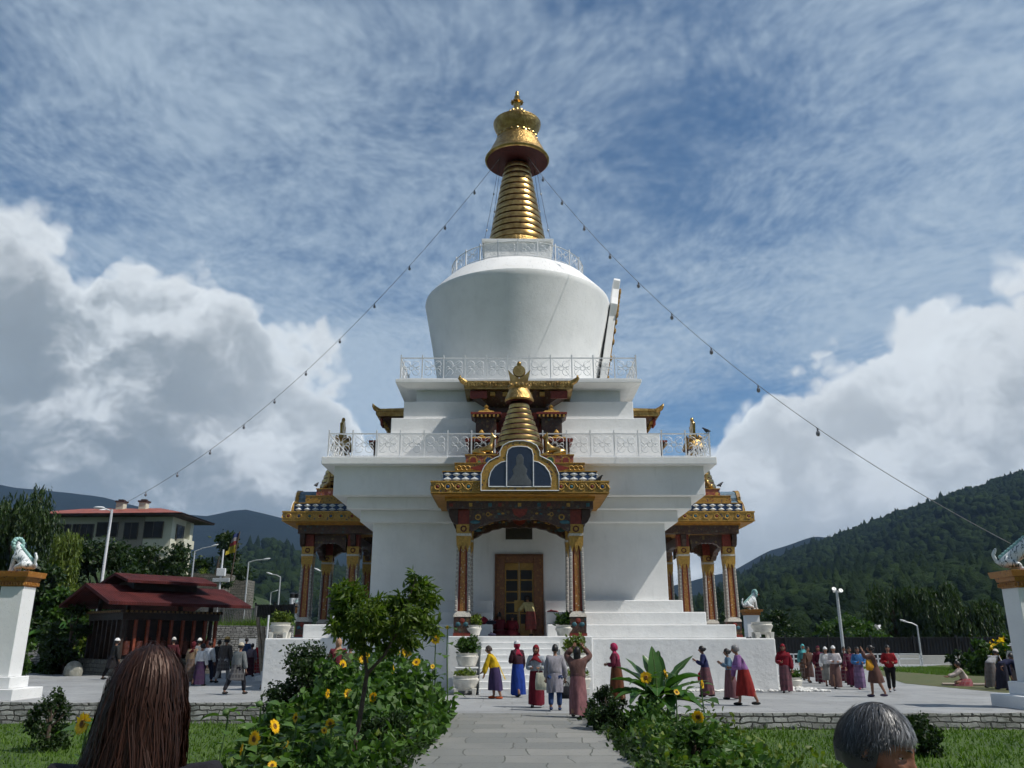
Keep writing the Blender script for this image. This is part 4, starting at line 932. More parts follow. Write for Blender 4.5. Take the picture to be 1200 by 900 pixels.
            for sx in (-1,1): q.add([(cx+sx*.195,cy-.085,z0),(cx+sx*.195,cy+.085,z0),(cx+sx*.175,cy+.075,z1),(cx+sx*.175,cy-.075,z1),(cx,cy-.085,z0),(cx,cy+.085,z0),(cx,cy+.075,z1),(cx,cy-.075,z1)],[(0,1,2,3),(4,0,3,7),(1,5,6,2)],2)
            for sx in (-1,1):
                for sy in (-1,1):
                    q.tube([(cx+sx*.205,cy+sy*.205,z0),(cx+sx*.178,cy+sy*.178,z1)],.05,6,4)
                    for kz in range(30):
                        zz_=z0+(z1-z0)*(kz+.5)/30; t=(kz+.5)/30; q.ball((cx+sx*(.222-.027*t),cy+sy*(.222-.027*t),zz_),(.048,.048,.042),6,4,4 if kz%2 else 3)
            q.frus(.235,.235,z1,.25,.25,z1+.32,5,c); q.frus(.26,.26,z1+.32,.26,.26,z1+.40,3,c); q.frus(.24,.24,z1+.40,.26,.26,z1+.72,5,c)
            for sx,sy in ((0,-1),(0,1),(-1,0),(1,0)):
                for k in (-.15,0,.15):
                    if sx==0: q.add([(cx+k-.075,cy+sy*.24,z1+.02),(cx+k+.075,cy+sy*.24,z1+.02),(cx+k,cy+sy*.22,z1-.24)],[(0,1,2)],5)
                    else: q.add([(cx+sx*.24,cy+k-.075,z1+.02),(cx+sx*.24,cy+k+.075,z1+.02),(cx+sx*.22,cy+k,z1-.24)],[(0,1,2)],5)
                q.ring((cx+sx*.255,cy+sy*.255,z1+.56),.09,.025,'y' if sx==0 else 'x',10,4,8)
            q.frus(.24,.24,z1+.72,.24,.24,6.0,6,c); q.frus(.22,.22,6.0,.24,.24,6.34,1,c)
            q.build('column',[RED,ORND,ORNR,BEAD,mat('grey_bead',(.33,.31,.29),.7,0,.4,30),GOLDP,RED,TEAL,DRED],parent,smooth=30)
    # stair block, stairs
    q=MB(); q.box(-2.4,2.4,-9.42,-5.72,-.6,1.745); q.build('landing',WHITE2,parent,bevel=.03)
    q=MB(); n=9
    for i in range(n-1):
        z1=1.745-(i+1)*1.745/n; q.box(-1.3,1.3,-9.42-(i+1)*.205,-9.415-i*.205,-.1,z1)
    q.build('stair',WHITE2,parent,bevel=.018)
fp=empty('porch',(0,0,0),0,stupa); porch(fp)
# doorway of the front porch
dr=empty('door',(0,-5.69,1.745),0,stupa)
xw=(583-609.5)*32.4/fu(700)[0]; hz=zat(651,32.4)-1.745
q=MB()
q.box(-.86,-.55,-.14,.05,0,hz); q.box(.55,.86,-.14,.05,0,hz); q.box(-.549,.549,-.14,.05,hz-.28,hz); q.box(-.93,-.861,-.10,.05,0,hz+.06); q.box(.861,.93,-.10,.05,0,hz+.06); q.box(-.86,.86,-.10,.05,hz+.002,hz+.06)
q.build('door_frame',painted('door_frame_paint',(.15,.055,.02),[(.25,.1,.03),(.13,.045,.018),(.3,.16,.04),(.09,.03,.02)],12,(.28,.15,.04)),dr,bevel=.012)
for s in (-1,1):
    q=MB(); x0,x1=(.01,.545) if s>0 else (-.545,-.01)
    for xa,xb in ((x0,x0+.05),(x1-.05,x1)): q.box(xa,xb,-.06,-.01,.0,hz-.285)
    for z in (0.0,.42,.82,1.22,1.62,2.05,2.45): q.box(x0+.051,x1-.051,-.055,-.012,z,z+.05 if z<2.4 else hz-.285)
    q.box(x0+.052,x1-.052,-.05,-.02,.052,.418,0)
    lf=q.build('door_leaf',mat('yellow_door_paint',(.33,.19,.035),.5,0,.25,6),dr); 
    q=MB(); q.box(x0+.051,x1-.051,-.03,-.02,.47,hz-.33); q.build('pane',BLK,lf)
q=MB(); q.box(-.18,.18,-.085,-.061,.90,1.32); q.build('door_notice',mat('ochre_panel',(.40,.25,.05),.5),dr)
q=MB(); q.box(-.52,.52,-5.75,-5.69,zat(632,32.4),zat(614,32.4)); q.build('wall_plaque',mat('dark_plaque',(.04,.035,.025),.4),stupa,bevel=.01)
# flank porches share the front one's meshes
for ang,nm in ((PI/2,'side_porch'),(-PI/2,'side_porch')):
    c=copy_tree(fp,stupa); c.rotation_euler=(0,0,ang)
    for ch in c.children: pass
# gilt-roofed gables of the upper terrace
def gable(rot):
    g=empty('gable_porch',(0,0,0),rot,stupa)
    w,d=2.18,6.34; za,zb=zat(456,YC-d),zat(447.5,YC-d)
    q=MB(); q.box(-w,w,-d,-4.2,za,zb,0); q.box(-w-.05,w+.05,-d-.05,-4.2,zb-.08,zb-.0+.03,1)
    q.add([(-w,-d,zb+.03),(w,-d,zb+.03),(w,-4.3,zb+.03),(-w,-4.3,zb+.03),(-1.4,-4.6,zb+.33),(1.4,-4.6,zb+.33)],[(0,1,5,4),(1,2,5),(2,3,4,5),(3,0,4)],1)
    for i in range(40): 
        x=-w+.06+i*(2*w-.12)/39; q.box(x-.025,x+.025,-d-.075,-d-.05,za+.1,zb,1)
    for s in (-1,1):
        q.tube([(s*(w-.1),-d+.1,zb-.05),(s*(w+.1),-d-.08,zb+.02),(s*(w+.2),-d-.16,zb+.12),(s*(w+.17),-d-.2,zb+.22)],[.12,.11,.07,.02],8,1)
    go=q.build('gilt_roof',[GOLDC,GOLDC],g,smooth=40)
    q=MB(); q.frus(1.0,.7,10.65,1.95,1.35,za-.002,0,(0,-4.8))
    for i in range(7): q.box(-1.65+i*.5,-1.45+i*.5,-6.16,-6.02,za-.22,za-.06,1)
    q.box(-1.2,1.2,-5.75,-4.3,10.42,10.66,2)
    for s in (-1,1): q.box(s*1.62-.34,s*1.62+.34,-6.22,-6.14,za-.34,za-.03,3)
    q.build('bracket_tiers',[ORND,GOLDP,DKW,RED],g)
    q=MB(); q.box(-1.0,1.0,-5.85,-4.3,8.26,10.42,0); q.box(-.8,.8,-5.90,-5.852,8.4,10.2,1); q.box(-1.06,-.92,-5.92,-5.86,8.26,10.42,2); q.box(.92,1.06,-5.92,-5.86,8.26,10.42,2)
    q.build('gable_wall',[RED,DRED,WHITE],g)
for rot in (0,PI/2,-PI/2): gable(rot)
# pigeons on the cornice edge
def pigeon(loc,label,rz=0,wings=False,col=(.05,.055,.065)):
    q=MB(); v,f=skin_mesh([Vector(p) for p in ((-.17,0,.05),(-.06,0,.09),(.05,0,.12),(.10,0,.19),(.13,0,.225),(.175,0,.215),(0,.03,.02),(0,-.03,.02))],[(0,1),(1,2),(2,3),(3,4),(4,5),(2,6),(2,7)],[(.03,.012),.058,.062,.035,.034,.008,.009,.009],1)
    q.add(v,f)
    if wings:
        for s in (-1,1): q.add([(-.06,s*.03,.12),(.07,s*.03,.12),(.10,s*.22,.22),(-.02,s*.36,.27),(-.10,s*.2,.2),(-.06,s*.03,.10),(.07,s*.03,.10),(.10,s*.22,.205),(-.02,s*.36,.26),(-.10,s*.2,.185)],[(0,1,2,4),(4,2,3),(9,7,6,5),(8,7,9),(0,4,9,5),(4,3,8,9),(3,2,7,8),(2,1,6,7)])
    o=q.build('pigeon',mat('pigeon_%d'%int(col[0]*100),col,.7,0,.3,30),None,60,loc=loc,rz=rz); tag(o,label,'bird'); return o
pigeon(P(376,538.5,30.6),'small grey pigeon perched off the left corner of the white cornice',.5) if False else None
p_=P(829.5,507,30.9); pigeon(Vector((XC+7.2,YC-7.28,8.25+.965)),'dark pigeon perched on the railing corner above the right porch',2.6)
a=P(707,554,28.3); pigeon(Vector((XC+2.75,YC-9.7,6.865)),'grey pigeon on the gold eave of the front porch',-.6)
pigeon(Vector((XC+8.85,YC-2.2,8.035)),'dark pigeon on top of the right-hand porch tiers',.2); pigeon(Vector((XC-8.85,YC-2.2,8.035)),'dark pigeon on top of the left-hand porch tiers',1.2)
pigeon(P(1029,738,46),'white pigeon flying low across the dark trees',2.4,True,(.75,.75,.76))
# ---------------- ground ----------------
def sheet(name,poly,z,m,kind='structure',thick=0):
    q=MB()
    if thick: q.prism(poly,z-thick,z,'xy')
    else: q.add([(x,y,z) for x,y in poly],[tuple(range(len(poly)))])
    o=q.build(name,m); tag(o,kind=kind); return o
GRASS=mat('lawn_soil',(.065,.115,.016),.9,0,.45,.6,.6,60,col2=(.03,.06,.01))
FIELD=mat('valley_ground',(.03,.05,.018),.95,0,.5,.02)
CONC,N_,b_,ob_=newmat('plaza_paving')
br=N_.new('ShaderNodeTexBrick'); N_.put(br.inputs['Vector'],ob_); br.inputs['Scale'].default_value=1; br.inputs['Brick Width'].default_value=1.6; br.inputs['Row Height'].default_value=1.1
br.inputs['Mortar Size'].default_value=.012; br.inputs['Color1'].default_value=(.30,.31,.315,1); br.inputs['Color2'].default_value=(.26,.268,.275,1); br.inputs['Mortar'].default_value=(.17,.17,.165,1)
c_=N_.mix(N_.math('MULTIPLY',N_.ss(N_.noise(ob_,.45,7,.72),.42,.66),.75),br.outputs[0],(.19,.195,.195)); c_=N_.mix(N_.math('MULTIPLY',N_.ss(N_.noise(ob_,9,4,.7),.45,.8),.35),c_,(.36,.36,.35))
N_.put(b_.inputs['Base Color'],c_); b_.inputs['Roughness'].default_value=.8
FLAG,N_,b_,ob_=newmat('path_flagstones')
br=N_.new('ShaderNodeTexBrick'); wn=N_.new('ShaderNodeVectorMath',operation='ADD'); N_.put(wn.inputs[0],ob_); wn.inputs[1].default_value=(.55,.1,0); w3=N_.new('ShaderNodeVectorMath',operation='SCALE'); N_.put(w3.inputs[0],N_.noise(ob_,.9,2,.5,0,1)); w3.inputs[3].default_value=.35; w4=N_.new('ShaderNodeVectorMath',operation='ADD'); N_.put(w4.inputs[0],wn.outputs[0]); N_.put(w4.inputs[1],w3.outputs[0]); wn=w4
N_.put(br.inputs['Vector'],wn.outputs[0]); br.inputs['Scale'].default_value=1; br.inputs['Brick Width'].default_value=.95; br.inputs['Row Height'].default_value=.78; br.offset=.37; br.squash=1.25; br.squash_frequency=3
br.inputs['Mortar Size'].default_value=.011; br.inputs['Mortar Smooth'].default_value=.2; br.inputs['Color1'].default_value=(.158,.164,.156,1); br.inputs['Color2'].default_value=(.238,.236,.218,1); br.inputs['Mortar'].default_value=(.07,.075,.06,1)
c_=N_.mix(N_.math('MULTIPLY',N_.ss(N_.noise(ob_,1.1,6,.7),.4,.75),.55),br.outputs[0],(.135,.14,.135)); c_=N_.mix(N_.math('MULTIPLY',N_.ss(N_.noise(ob_,16,5,.75),.5,.8),.3),c_,(.33,.33,.31))
N_.put(b_.inputs['Base Color'],c_); b_.inputs['Roughness'].default_value=.72
bp=N_.new('ShaderNodeBump'); bp.inputs['Strength'].default_value=.5; bp.inputs['Distance'].default_value=.015; N_.put(bp.inputs['Height'],N_.math('ADD',N_.math('MULTIPLY',br.outputs['Fac'],-1),N_.math('MULTIPLY',N_.noise(ob_,10,5,.7),.6))); N_.put(b_.inputs['Normal'],bp.outputs[0])
# one ground sheet to the horizon
q=MB(); n=64; q.add([(4150*math.cos(2*PI*k/n),4150*math.sin(2*PI*k/n),-.75) for k in range(n)],[tuple(range(n))]); tag(q.build('ground',FIELD),kind='structure')
ZL,ZR=-.52,-.34; YL,YR=24.0,20.5
sheet('plaza',[(-60,YL),(-4.6,YL),(-4.6,20.4),(1.70,20.4),(1.70,YR),(60,YR),(60,100),(-60,100)],0,CONC,thick=.7)
sheet('path',[(-1.45,-8),(1.69,-8),(1.69,20.395),(-1.45,20.395)],.004,FLAG,thick=.75)
sheet('left_lawn',[(-60,-8),(-1.46,-8),(-1.46,YL-.01),(-60,YL-.01)],ZL,GRASS)
sheet('right_lawn',[(1.70,-8),(60,-8),(60,YR-.01),(1.70,YR-.01)],ZR,GRASS)
# low rubble walls along the plaza edge
def rubble(name,label,x0,x1,y,z0,z1):
    q=MB(); n=max(2,int((x1-x0)/.45)); r=random.Random(int(x0*7)); top=[z1+r.uniform(-.015,.02) for _ in range(n+1)]
    vs=[];fs=[]
    for i in range(n+1):
        x=x0+(x1-x0)*i/n; d=r.uniform(-.025,.025); vs+=[(x,y-.20+d,z0),(x,y-.16+d,top[i]),(x,y+.02,top[i]),(x,y+.02,z0)]
    for i in range(n):
        for k in range(4): fs.append((i*4+k,i*4+(k+1)%4,i*4+4+(k+1)%4,i*4+4+k))
    fs+=[(0,1,2,3),(n*4+3,n*4+2,n*4+1,n*4)]
    q.add(vs,fs); o=q.build(name,STONE); tag(o,label,'wall'); return o
rubble('stone_wall','low rubble stone wall holding up the plaza on the left of the path',-45,-4.7,YL-.02,ZL-.1,.006)
rubble('stone_wall','low rubble stone wall holding up the plaza on the right of the path',1.76,45,YR-.02,ZR-.1,.006)
# pebbles along the foot of the plinth
PEB=mat('white_pebble',(.62,.62,.60),.7,0,.3,9)
q=MB(); r=random.Random(4)
for i in range(520):
    if r.random()<.6: x,y=r.uniform(3.5,10.5),r.uniform(28.9,29.4)
    else:
        x,y=r.uniform(9.0,10.4),r.uniform(29.0,32.5)
    if abs(x-.27)<2.5: continue
    s=r.uniform(.03,.075); q.ball((x,y,s*.4),(s*r.uniform(.8,1.3),s*r.uniform(.8,1.3),s*.7),6,4)
tag(q.build('pebbles',PEB,None,60),kind='stuff')
# grass blades
def blades(name,regions,n,hmin,hmax,mats_):
    xs=[];  V=np.zeros((n*3,3)); r=np.random.default_rng(3)
    areas=np.array([(x1-x0)*(y1-y0) for x0,x1,y0,y1,z in regions]); pick=r.choice(len(regions),n,p=areas/areas.sum())
    reg=np.array(regions)[pick]
    x=reg[:,0]+(reg[:,1]-reg[:,0])*r.random(n); y=reg[:,2]+(reg[:,3]-reg[:,2])*r.random(n); z=reg[:,4]
    a=r.random(n)*2*PI; w=.010+.012*r.random(n); cl=.6+.8*(np.sin(x*1.7+np.sin(y*1.3))*np.sin(y*2.1)*.5+.5); h=(hmin+(hmax-hmin)*r.random(n)**2)*cl
    b=np.stack([x,y,z],1); s=np.stack([np.cos(a)*w,np.sin(a)*w,np.zeros(n)],1)
    V[0::3]=b-s; V[1::3]=b+s; lean=np.stack([r.normal(0,.4,n)*h,r.normal(0,.4,n)*h,h],1); V[2::3]=b+lean
    me=bpy.data.meshes.new(name); me.from_pydata(V.tolist(),[],np.arange(n*3).reshape(n,3).tolist())
    set_tint(me,np.clip(r.normal(.5,.25,n),0,1)); o=link_mesh(name,me,mats_); tag(o,kind='stuff')
GB=leafmat('grass_blade',(.045,.105,.010),(.13,.22,.028),.35,.6)
blades('grass',[(-13,-2.8,8,YL-.15,ZL),(2.9,14,7,YR-.15,ZR),(14,24,14,YR-.15,ZR),(-24,-13,14,YL-.15,ZL)],60000,.04,.13,[GB])
# ---------------- hills ----------------
def ridge_angle(pts,x):
    for (a,b),(c,d) in zip(pts,pts[1:]):
        if a<=x<=c: t=(x-a)/(c-a); t=t*t*(3-2*t)*.35+t*.65; return b+(d-b)*t
    return pts[0][1] if x<pts[0][0] else pts[-1][1]
from mathutils import noise as mn
def hill(name,m,pts,Y0,Y1,Y2,nx=90,ny=46,rough=.10,base=-1.0):
    """a hillside rising from Y0 to a crest near Y1 and falling to Y2; pts: crest heights (height/distance) by bearing (x/distance)"""
    vs=[];fs=[]; q0,q1=pts[0][0],pts[-1][0]
    for i in range(nx+1):
        q=q0+(q1-q0)*i/nx; sl_=ridge_angle(pts,q)
        for j in range(ny+1):
            t=j/ny; Y=Y0+(Y1-Y0)*(t/.75)**1.2 if t<.75 else Y1+(Y2-Y1)*(t-.75)/.25
            g=((Y-Y0)/(Y1-Y0)); g=g if g<=1 else 1-.9*((Y-Y1)/(Y2-Y1))
            H_=sl_*Y1*(g**1.25 if Y<=Y1 else g)
            nv=mn.fractal(Vector((q*Y/Y1*9+3.1,Y/Y1*5,.3)),1,2,5)
            z=base+H_*(1+rough*nv*(1 if Y<Y1*.9 else .12)*1.2)
            vs.append((q*Y,Y,max(z,base) if H_>0 else base))
    for i in range(nx):
        for j in range(ny):
            a=i*(ny+1)+j; fs.append((a,a+ny+1,a+ny+2,a+1))
    me=bpy.data.meshes.new(name); me.from_pydata(vs,[],fs); me.polygons.foreach_set('use_smooth',[True]*len(fs))
    o=link_mesh(name,me,[m]); tag(o,kind='structure'); return o,vs,nx,ny
def slopemat(name,forest,sunlit_meadow,sc,thr):  # the lighter tone also paints sunlit patches between cloud shadows into the slope
    m,N,b,ob=newmat(name)
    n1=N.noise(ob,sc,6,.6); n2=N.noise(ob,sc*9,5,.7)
    c=N.mix(N.ss(n2,.3,.75),tuple(x*.5 for x in forest),forest); c=N.mix(N.math('MULTIPLY',N.ss(n1,thr,thr+.12),.85),c,N.mix(N.ss(n2,.3,.7),tuple(x*.7 for x in sunlit_meadow),sunlit_meadow))
    N.put(b.inputs['Base Color'],c); b.inputs['Roughness'].default_value=1; b.inputs['Specular IOR Level'].default_value=.05
    bp=N.new('ShaderNodeBump'); bp.inputs['Strength'].default_value=1; bp.inputs['Distance'].default_value=8; N.put(bp.inputs['Height'],N.noise(ob,sc*14,6,.75)); N.put(b.inputs['Normal'],bp.outputs[0])
    return m
def ra(pts):
    o=[]
    for x,y in pts:
        a,b=fu(y); o.append(((x-600)/a,b/a))
    return o
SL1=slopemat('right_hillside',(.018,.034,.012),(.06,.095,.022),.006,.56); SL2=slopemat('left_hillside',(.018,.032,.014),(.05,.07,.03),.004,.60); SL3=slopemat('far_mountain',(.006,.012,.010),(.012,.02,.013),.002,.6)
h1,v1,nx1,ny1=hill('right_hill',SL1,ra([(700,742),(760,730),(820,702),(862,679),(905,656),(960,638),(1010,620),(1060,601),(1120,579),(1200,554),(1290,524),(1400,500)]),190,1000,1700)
hill('right_far_ridge',SL3,ra([(600,700),(760,690),(850,668),(905,640),(955,624),(1000,630),(1080,640)]),1300,2100,2800,60,30)
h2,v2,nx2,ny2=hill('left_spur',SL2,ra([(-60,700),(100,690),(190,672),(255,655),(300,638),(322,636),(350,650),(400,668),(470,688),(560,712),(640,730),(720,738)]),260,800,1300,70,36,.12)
hill('left_mountain',SL3,ra([(-700,520),(-350,540),(-60,556),(30,572),(110,580),(190,598),(240,604),(285,596),(330,606),(380,632),(450,650),(540,672),(640,700)]),1100,2300,3200,90,40,.10)
# forest on the hills: crowns standing on the slopes
def forest(name,vs,nx,ny,n,smin,smax,m,seed,jmax=.80,jmin=.05,conif=.5):
    r=random.Random(seed); q=MB(); tint=[]; grid=ny+1
    VS=[];FS=[]
    while n>0:
        i=r.random()*nx; t=jmin+(jmax-jmin)*r.random()**.8; j=t*ny; i0=min(int(i),nx-1); j0=min(int(j),ny-1); u,v=i-i0,j-j0
        P00,P10,P01,P11=(vs[a*grid+b] for a,b in ((i0,j0),(i0+1,j0),(i0,j0+1),(i0+1,j0+1)))
        p=[(P00[k]*(1-u)+P10[k]*u)*(1-v)+(P01[k]*(1-u)+P11[k]*u)*v for k in range(3)]
        if p[2]<-.5: n-=1; continue
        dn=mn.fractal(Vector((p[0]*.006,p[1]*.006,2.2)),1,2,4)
        if dn<-.02 and r.random()<.86: n-=1; continue  # clearings let the painted sunlit slope colour show
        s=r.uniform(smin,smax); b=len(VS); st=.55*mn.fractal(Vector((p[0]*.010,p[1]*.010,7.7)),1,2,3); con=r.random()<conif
        if con:
            K=6; VS.append((p[0],p[1],p[2]+s*1.9))
            for lv,(rr,zz_) in enumerate(((.32,1.1),(.5,.45))):
                for k in range(K): a=2*PI*(k+lv*.5)/K; w=rr*s*r.uniform(.7,1.25); VS.append((p[0]+w*math.cos(a),p[1]+w*math.sin(a),p[2]+s*zz_*r.uniform(.85,1.1)))
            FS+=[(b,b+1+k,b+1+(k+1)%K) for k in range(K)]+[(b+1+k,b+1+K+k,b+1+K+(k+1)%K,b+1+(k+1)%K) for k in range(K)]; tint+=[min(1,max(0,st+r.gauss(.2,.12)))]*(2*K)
        else:
            K=7; VS.append((p[0],p[1],p[2]+s*1.15))
            for lv,(rr,zz_) in enumerate(((.42,.95),(.62,.55),(.45,.12))):
                for k in range(K): a=2*PI*(k+lv*.5)/K; w=rr*s*r.uniform(.65,1.3); VS.append((p[0]+w*math.cos(a),p[1]+w*math.sin(a),p[2]+s*zz_*r.uniform(.8,1.2)))
            FS+=[(b,b+1+k,b+1+(k+1)%K) for k in range(K)]
            for lv in range(2): FS+=[(b+1+lv*K+k,b+1+(lv+1)*K+k,b+1+(lv+1)*K+(k+1)%K,b+1+lv*K+(k+1)%K) for k in range(K)]
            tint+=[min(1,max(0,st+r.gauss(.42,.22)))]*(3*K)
        n-=1
    me=bpy.data.meshes.new(name); me.from_pydata(VS,[],FS); me.polygons.foreach_set('use_smooth',[True]*len(FS)); set_tint(me,tint); o=link_mesh(name,me,[m]); tag(o,kind='stuff')
FOR=leafmat('forest_crowns',(.008,.017,.007),(.030,.052,.014),.1,.95)
_n=NT(FOR.node_tree); _p=FOR.node_tree.nodes['Principled BSDF']; _p.inputs['Specular IOR Level'].default_value=.05; _tc=[x for x in FOR.node_tree.nodes if x.type=='TEX_COORD'][0]
_b=_n.new('ShaderNodeBump'); _b.inputs['Strength'].default_value=1; _b.inputs['Distance'].default_value=2.5; _n.put(_b.inputs['Height'],_n.noise(_tc.outputs['Object'],.45,4,.7)); _n.put(_p.inputs['Normal'],_b.outputs[0])
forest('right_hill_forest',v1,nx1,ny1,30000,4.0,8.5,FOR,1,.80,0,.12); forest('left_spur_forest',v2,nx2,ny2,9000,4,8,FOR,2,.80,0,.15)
# near slope on the left carrying the house
HILLM=mat('bank_undergrowth',(.03,.055,.014),.95,0,.5,.5,.8,6,col2=(.015,.03,.008))
vs=[];fs=[];nx,ny=40,24
def bank_z(x,y):
    t=min(1,max(0,(y-48)/26)); t=t*t*(3-2*t); s=min(1,max(0,(-25-x)/11)); s=s*s*(3-2*s); return -.2+8.0*t*s+.5*mn.fractal(Vector((x*.1,y*.1,0)),1,2,4)*t*s
for i in range(nx+1):
    for j in range(ny+1):
        x=-75+i*(75-10)/nx; y=45+j*75/ny; vs.append((x,y,bank_z(x,y)))
for i in range(nx):
    for j in range(ny): a=i*(ny+1)+j; fs.append((a,a+ny+1,a+ny+2,a+1))
me=bpy.data.meshes.new('hill_bank'); me.from_pydata(vs,[],fs); me.polygons.foreach_set('use_smooth',[True]*len(fs)); tag(link_mesh('hill_bank',me,[HILLM]),kind='structure')
# air
hz_=MB(); hz_.box(-4200,4200,-4200,4200,-2,620); HZ=bpy.data.materials.new('air'); HZ.use_nodes=True; nt=HZ.node_tree; nt.nodes.remove(nt.nodes['Principled BSDF'])
pv=nt.nodes.new('ShaderNodeVolumePrincipled'); pv.inputs['Density'].default_value=HAZE; pv.inputs['Color'].default_value=(.38,.60,.95,1); pv.inputs['Anisotropy'].default_value=.0
nt.links.new(pv.outputs[0],nt.nodes['Material Output'].inputs['Volume'])
ho=hz_.build('haze',HZ); tag(ho,kind='stuff')
# ---------------- vegetation ----------------
LF_DK=leafmat('dark_leaves',(.008,.022,.006),(.034,.068,.012)); LF_MID=leafmat('green_leaves',(.018,.050,.008),(.065,.13,.018)); LF_WIL=leafmat('willow_leaves',(.012,.030,.008),(.050,.088,.018))
LF_YEL=leafmat('yellow_green_leaves',(.05,.09,.012),(.17,.22,.03)); LF_SUN=leafmat('sunflower_leaves',(.03,.075,.014),(.10,.19,.035)); LF_BAN=leafmat('banana_leaf',(.025,.075,.016),(.07,.17,.035),.3,.35); LF_PEACH=leafmat('peach_leaves',(.03,.07,.008),(.14,.20,.022),.42)
BARK=mat('bark',(.075,.055,.04),.9,0,.4,9,.8,30); STEMG=mat('green_stem',(.07,.13,.03),.6,0,.3,10)
PETAL=leafmat('sunflower_petal',(.78,.42,.006),(.92,.66,.02),.3,.5); DISC=mat('sunflower_disc',(.14,.06,.012),.9,0,.5,60,.8,120); DISC2=mat('sunflower_inner',(.34,.17,.015),.9,0,.4,60)
def leaf_mesh(name,C,size,seed,m,aspect=.45,droop=0.0,hang=None,jit=.6,bend=.25):
    """many separate leaves at the points C (list of position, local size)"""
    r=np.random.default_rng(seed); C=np.asarray(C); n=len(C)
    d=r.normal(size=(n,3)); d[:,2]-=droop*2.0
    if hang is not None: d=d*.25+np.asarray(hang)
    d/=np.linalg.norm(d,axis=1)[:,None]
    u=np.cross(d,r.normal(size=(n,3))); u/=np.linalg.norm(u,axis=1)[:,None]+1e-9
    nn=np.cross(d,u); s=size*(1-jit+2*jit*r.random(n))[:,None]
    w=s*aspect*.5
    V=np.zeros((n*6,3)); V[0::6]=C; V[1::6]=C+d*s*.35+u*w; V[2::6]=C+d*s*.75+u*w*.75-nn*s*bend*.3; V[3::6]=C+d*s-nn*s*bend; V[4::6]=C+d*s*.75-u*w*.75-nn*s*bend*.3; V[5::6]=C+d*s*.35-u*w
    F=np.zeros((n*2,4),int); b=np.arange(n)*6; F[0::2]=np.stack([b,b+1,b+2,b+5],1); F[1::2]=np.stack([b+5,b+2,b+3,b+4],1)
    me=bpy.data.meshes.new(name); me.from_pydata(V.tolist(),[],F.tolist())
    t=np.clip(r.normal(.45,.24,n),0,1); set_tint(me,np.repeat(t,2)); return me
def clump_pts(clumps,n,seed,shell=.35):
    """points through the clumps' volumes, thicker towards their outer shell and leaving gaps between clumps"""
    r=np.random.default_rng(seed); cl=np.array(clumps,float); vol=cl[:,3]*cl[:,4]; pick=r.choice(len(cl),n,p=vol/vol.sum()); c=cl[pick]
    d=r.normal(size=(n,3)); d/=np.linalg.norm(d,axis=1)[:,None]; rad=(shell+(1-shell)*r.random(n)**.5)[:,None]*(1+.22*r.normal(size=n))[:,None]
    return c[:,:3]+d*rad*np.stack([c[:,3],c[:,3],c[:,4]],1)
def tree(label,base,h,w,m,seed,n=5000,leaf=.28,kind='tree',trunk=True,group=None,flat=.8,crown0=.30,willow=False,name='tree',clumps=None,nc=22):
    r=random.Random(seed); o=empty(name,base); tag(o,label,kind,group)
    if clumps is None:
        clumps=[]
        for i in range(nc):
            t=r.random(); z=h*(crown0+(1-crown0)*t*.92); env=w*.5*(math.sin(PI*min(.97,.15+.80*t))**.7)*r.uniform(.45,.95); a=r.uniform(0,2*PI)
            s=w*r.uniform(.13,.23)*(1.15-.4*t); clumps.append((env*math.cos(a),env*math.sin(a),z,s,s*flat))
    q=MB(); tr=w*.02+.03*h**.5
    top=Vector((r.uniform(-.04,.04)*w,r.uniform(-.04,.04)*w,h*.72)); ks=[Vector((0,0,-.2)),Vector((r.uniform(-.02,.02)*h,r.uniform(-.02,.02)*h,h*.25)),Vector((r.uniform(-.03,.03)*h,0,h*.5)),top]
    q.tube(ks,[tr*1.3,tr,tr*.7,tr*.25],8)
    for c in clumps[:14]:
        e=Vector(c[:3]); t=min(.9,max(.25,(e.z/h)*.75)); i=min(2,int(t*3)); s0=ks[i]+(ks[i+1]-ks[i])*(t*3-i) if t*3-i<1 else ks[i+1]
        mid=(s0+e)/2+Vector((0,0,-.03*h)); q.tube([s0,mid,e],[tr*.5,tr*.32,tr*.08],5,0,False)
    q.build('trunk',BARK,o,60)
    if willow:
        pts=[];H=[]; rr=np.random.default_rng(seed); per=16
        st=clump_pts(clumps,n//per,seed,.6)
        for p in st:
            L=h*rr.uniform(.10,.30); dx,dy=p[0]*.02,p[1]*.02
            for k in range(per): t=k/per; pts.append((p[0]+dx*t*L+rr.normal(0,.04),p[1]+dy*t*L+rr.normal(0,.04),max(.15,p[2]-t*L+.0)))
        me=leaf_mesh('crown',pts,leaf,seed,m,.22,0,(0,0,-1.0))
    else: me=leaf_mesh('crown',clump_pts(clumps,n,seed),leaf,seed,m,.5,.25)
    link_mesh('crown',me,[m],o); return o
def at(px,py,Y): return P(px,py,Y)
def bz(p): return Vector((p.x,p.y,bank_z(p.x,p.y)))
def tr_px(label,px,ytop,Y,wpx,m,seed,base=None,**k):
    """a tree at bearing px and distance Y whose crown top shows at ytop and is wpx wide"""
    a,b=fu(ytop); zt=CH+Y*b/a; X=(px-600)*Y/fu(700)[0]; bs=Vector((X,Y,bank_z(X,Y) if base is None else base)); return tree(label,bs,zt-bs.z,wpx*Y/fu(700)[0],m,seed,**k)
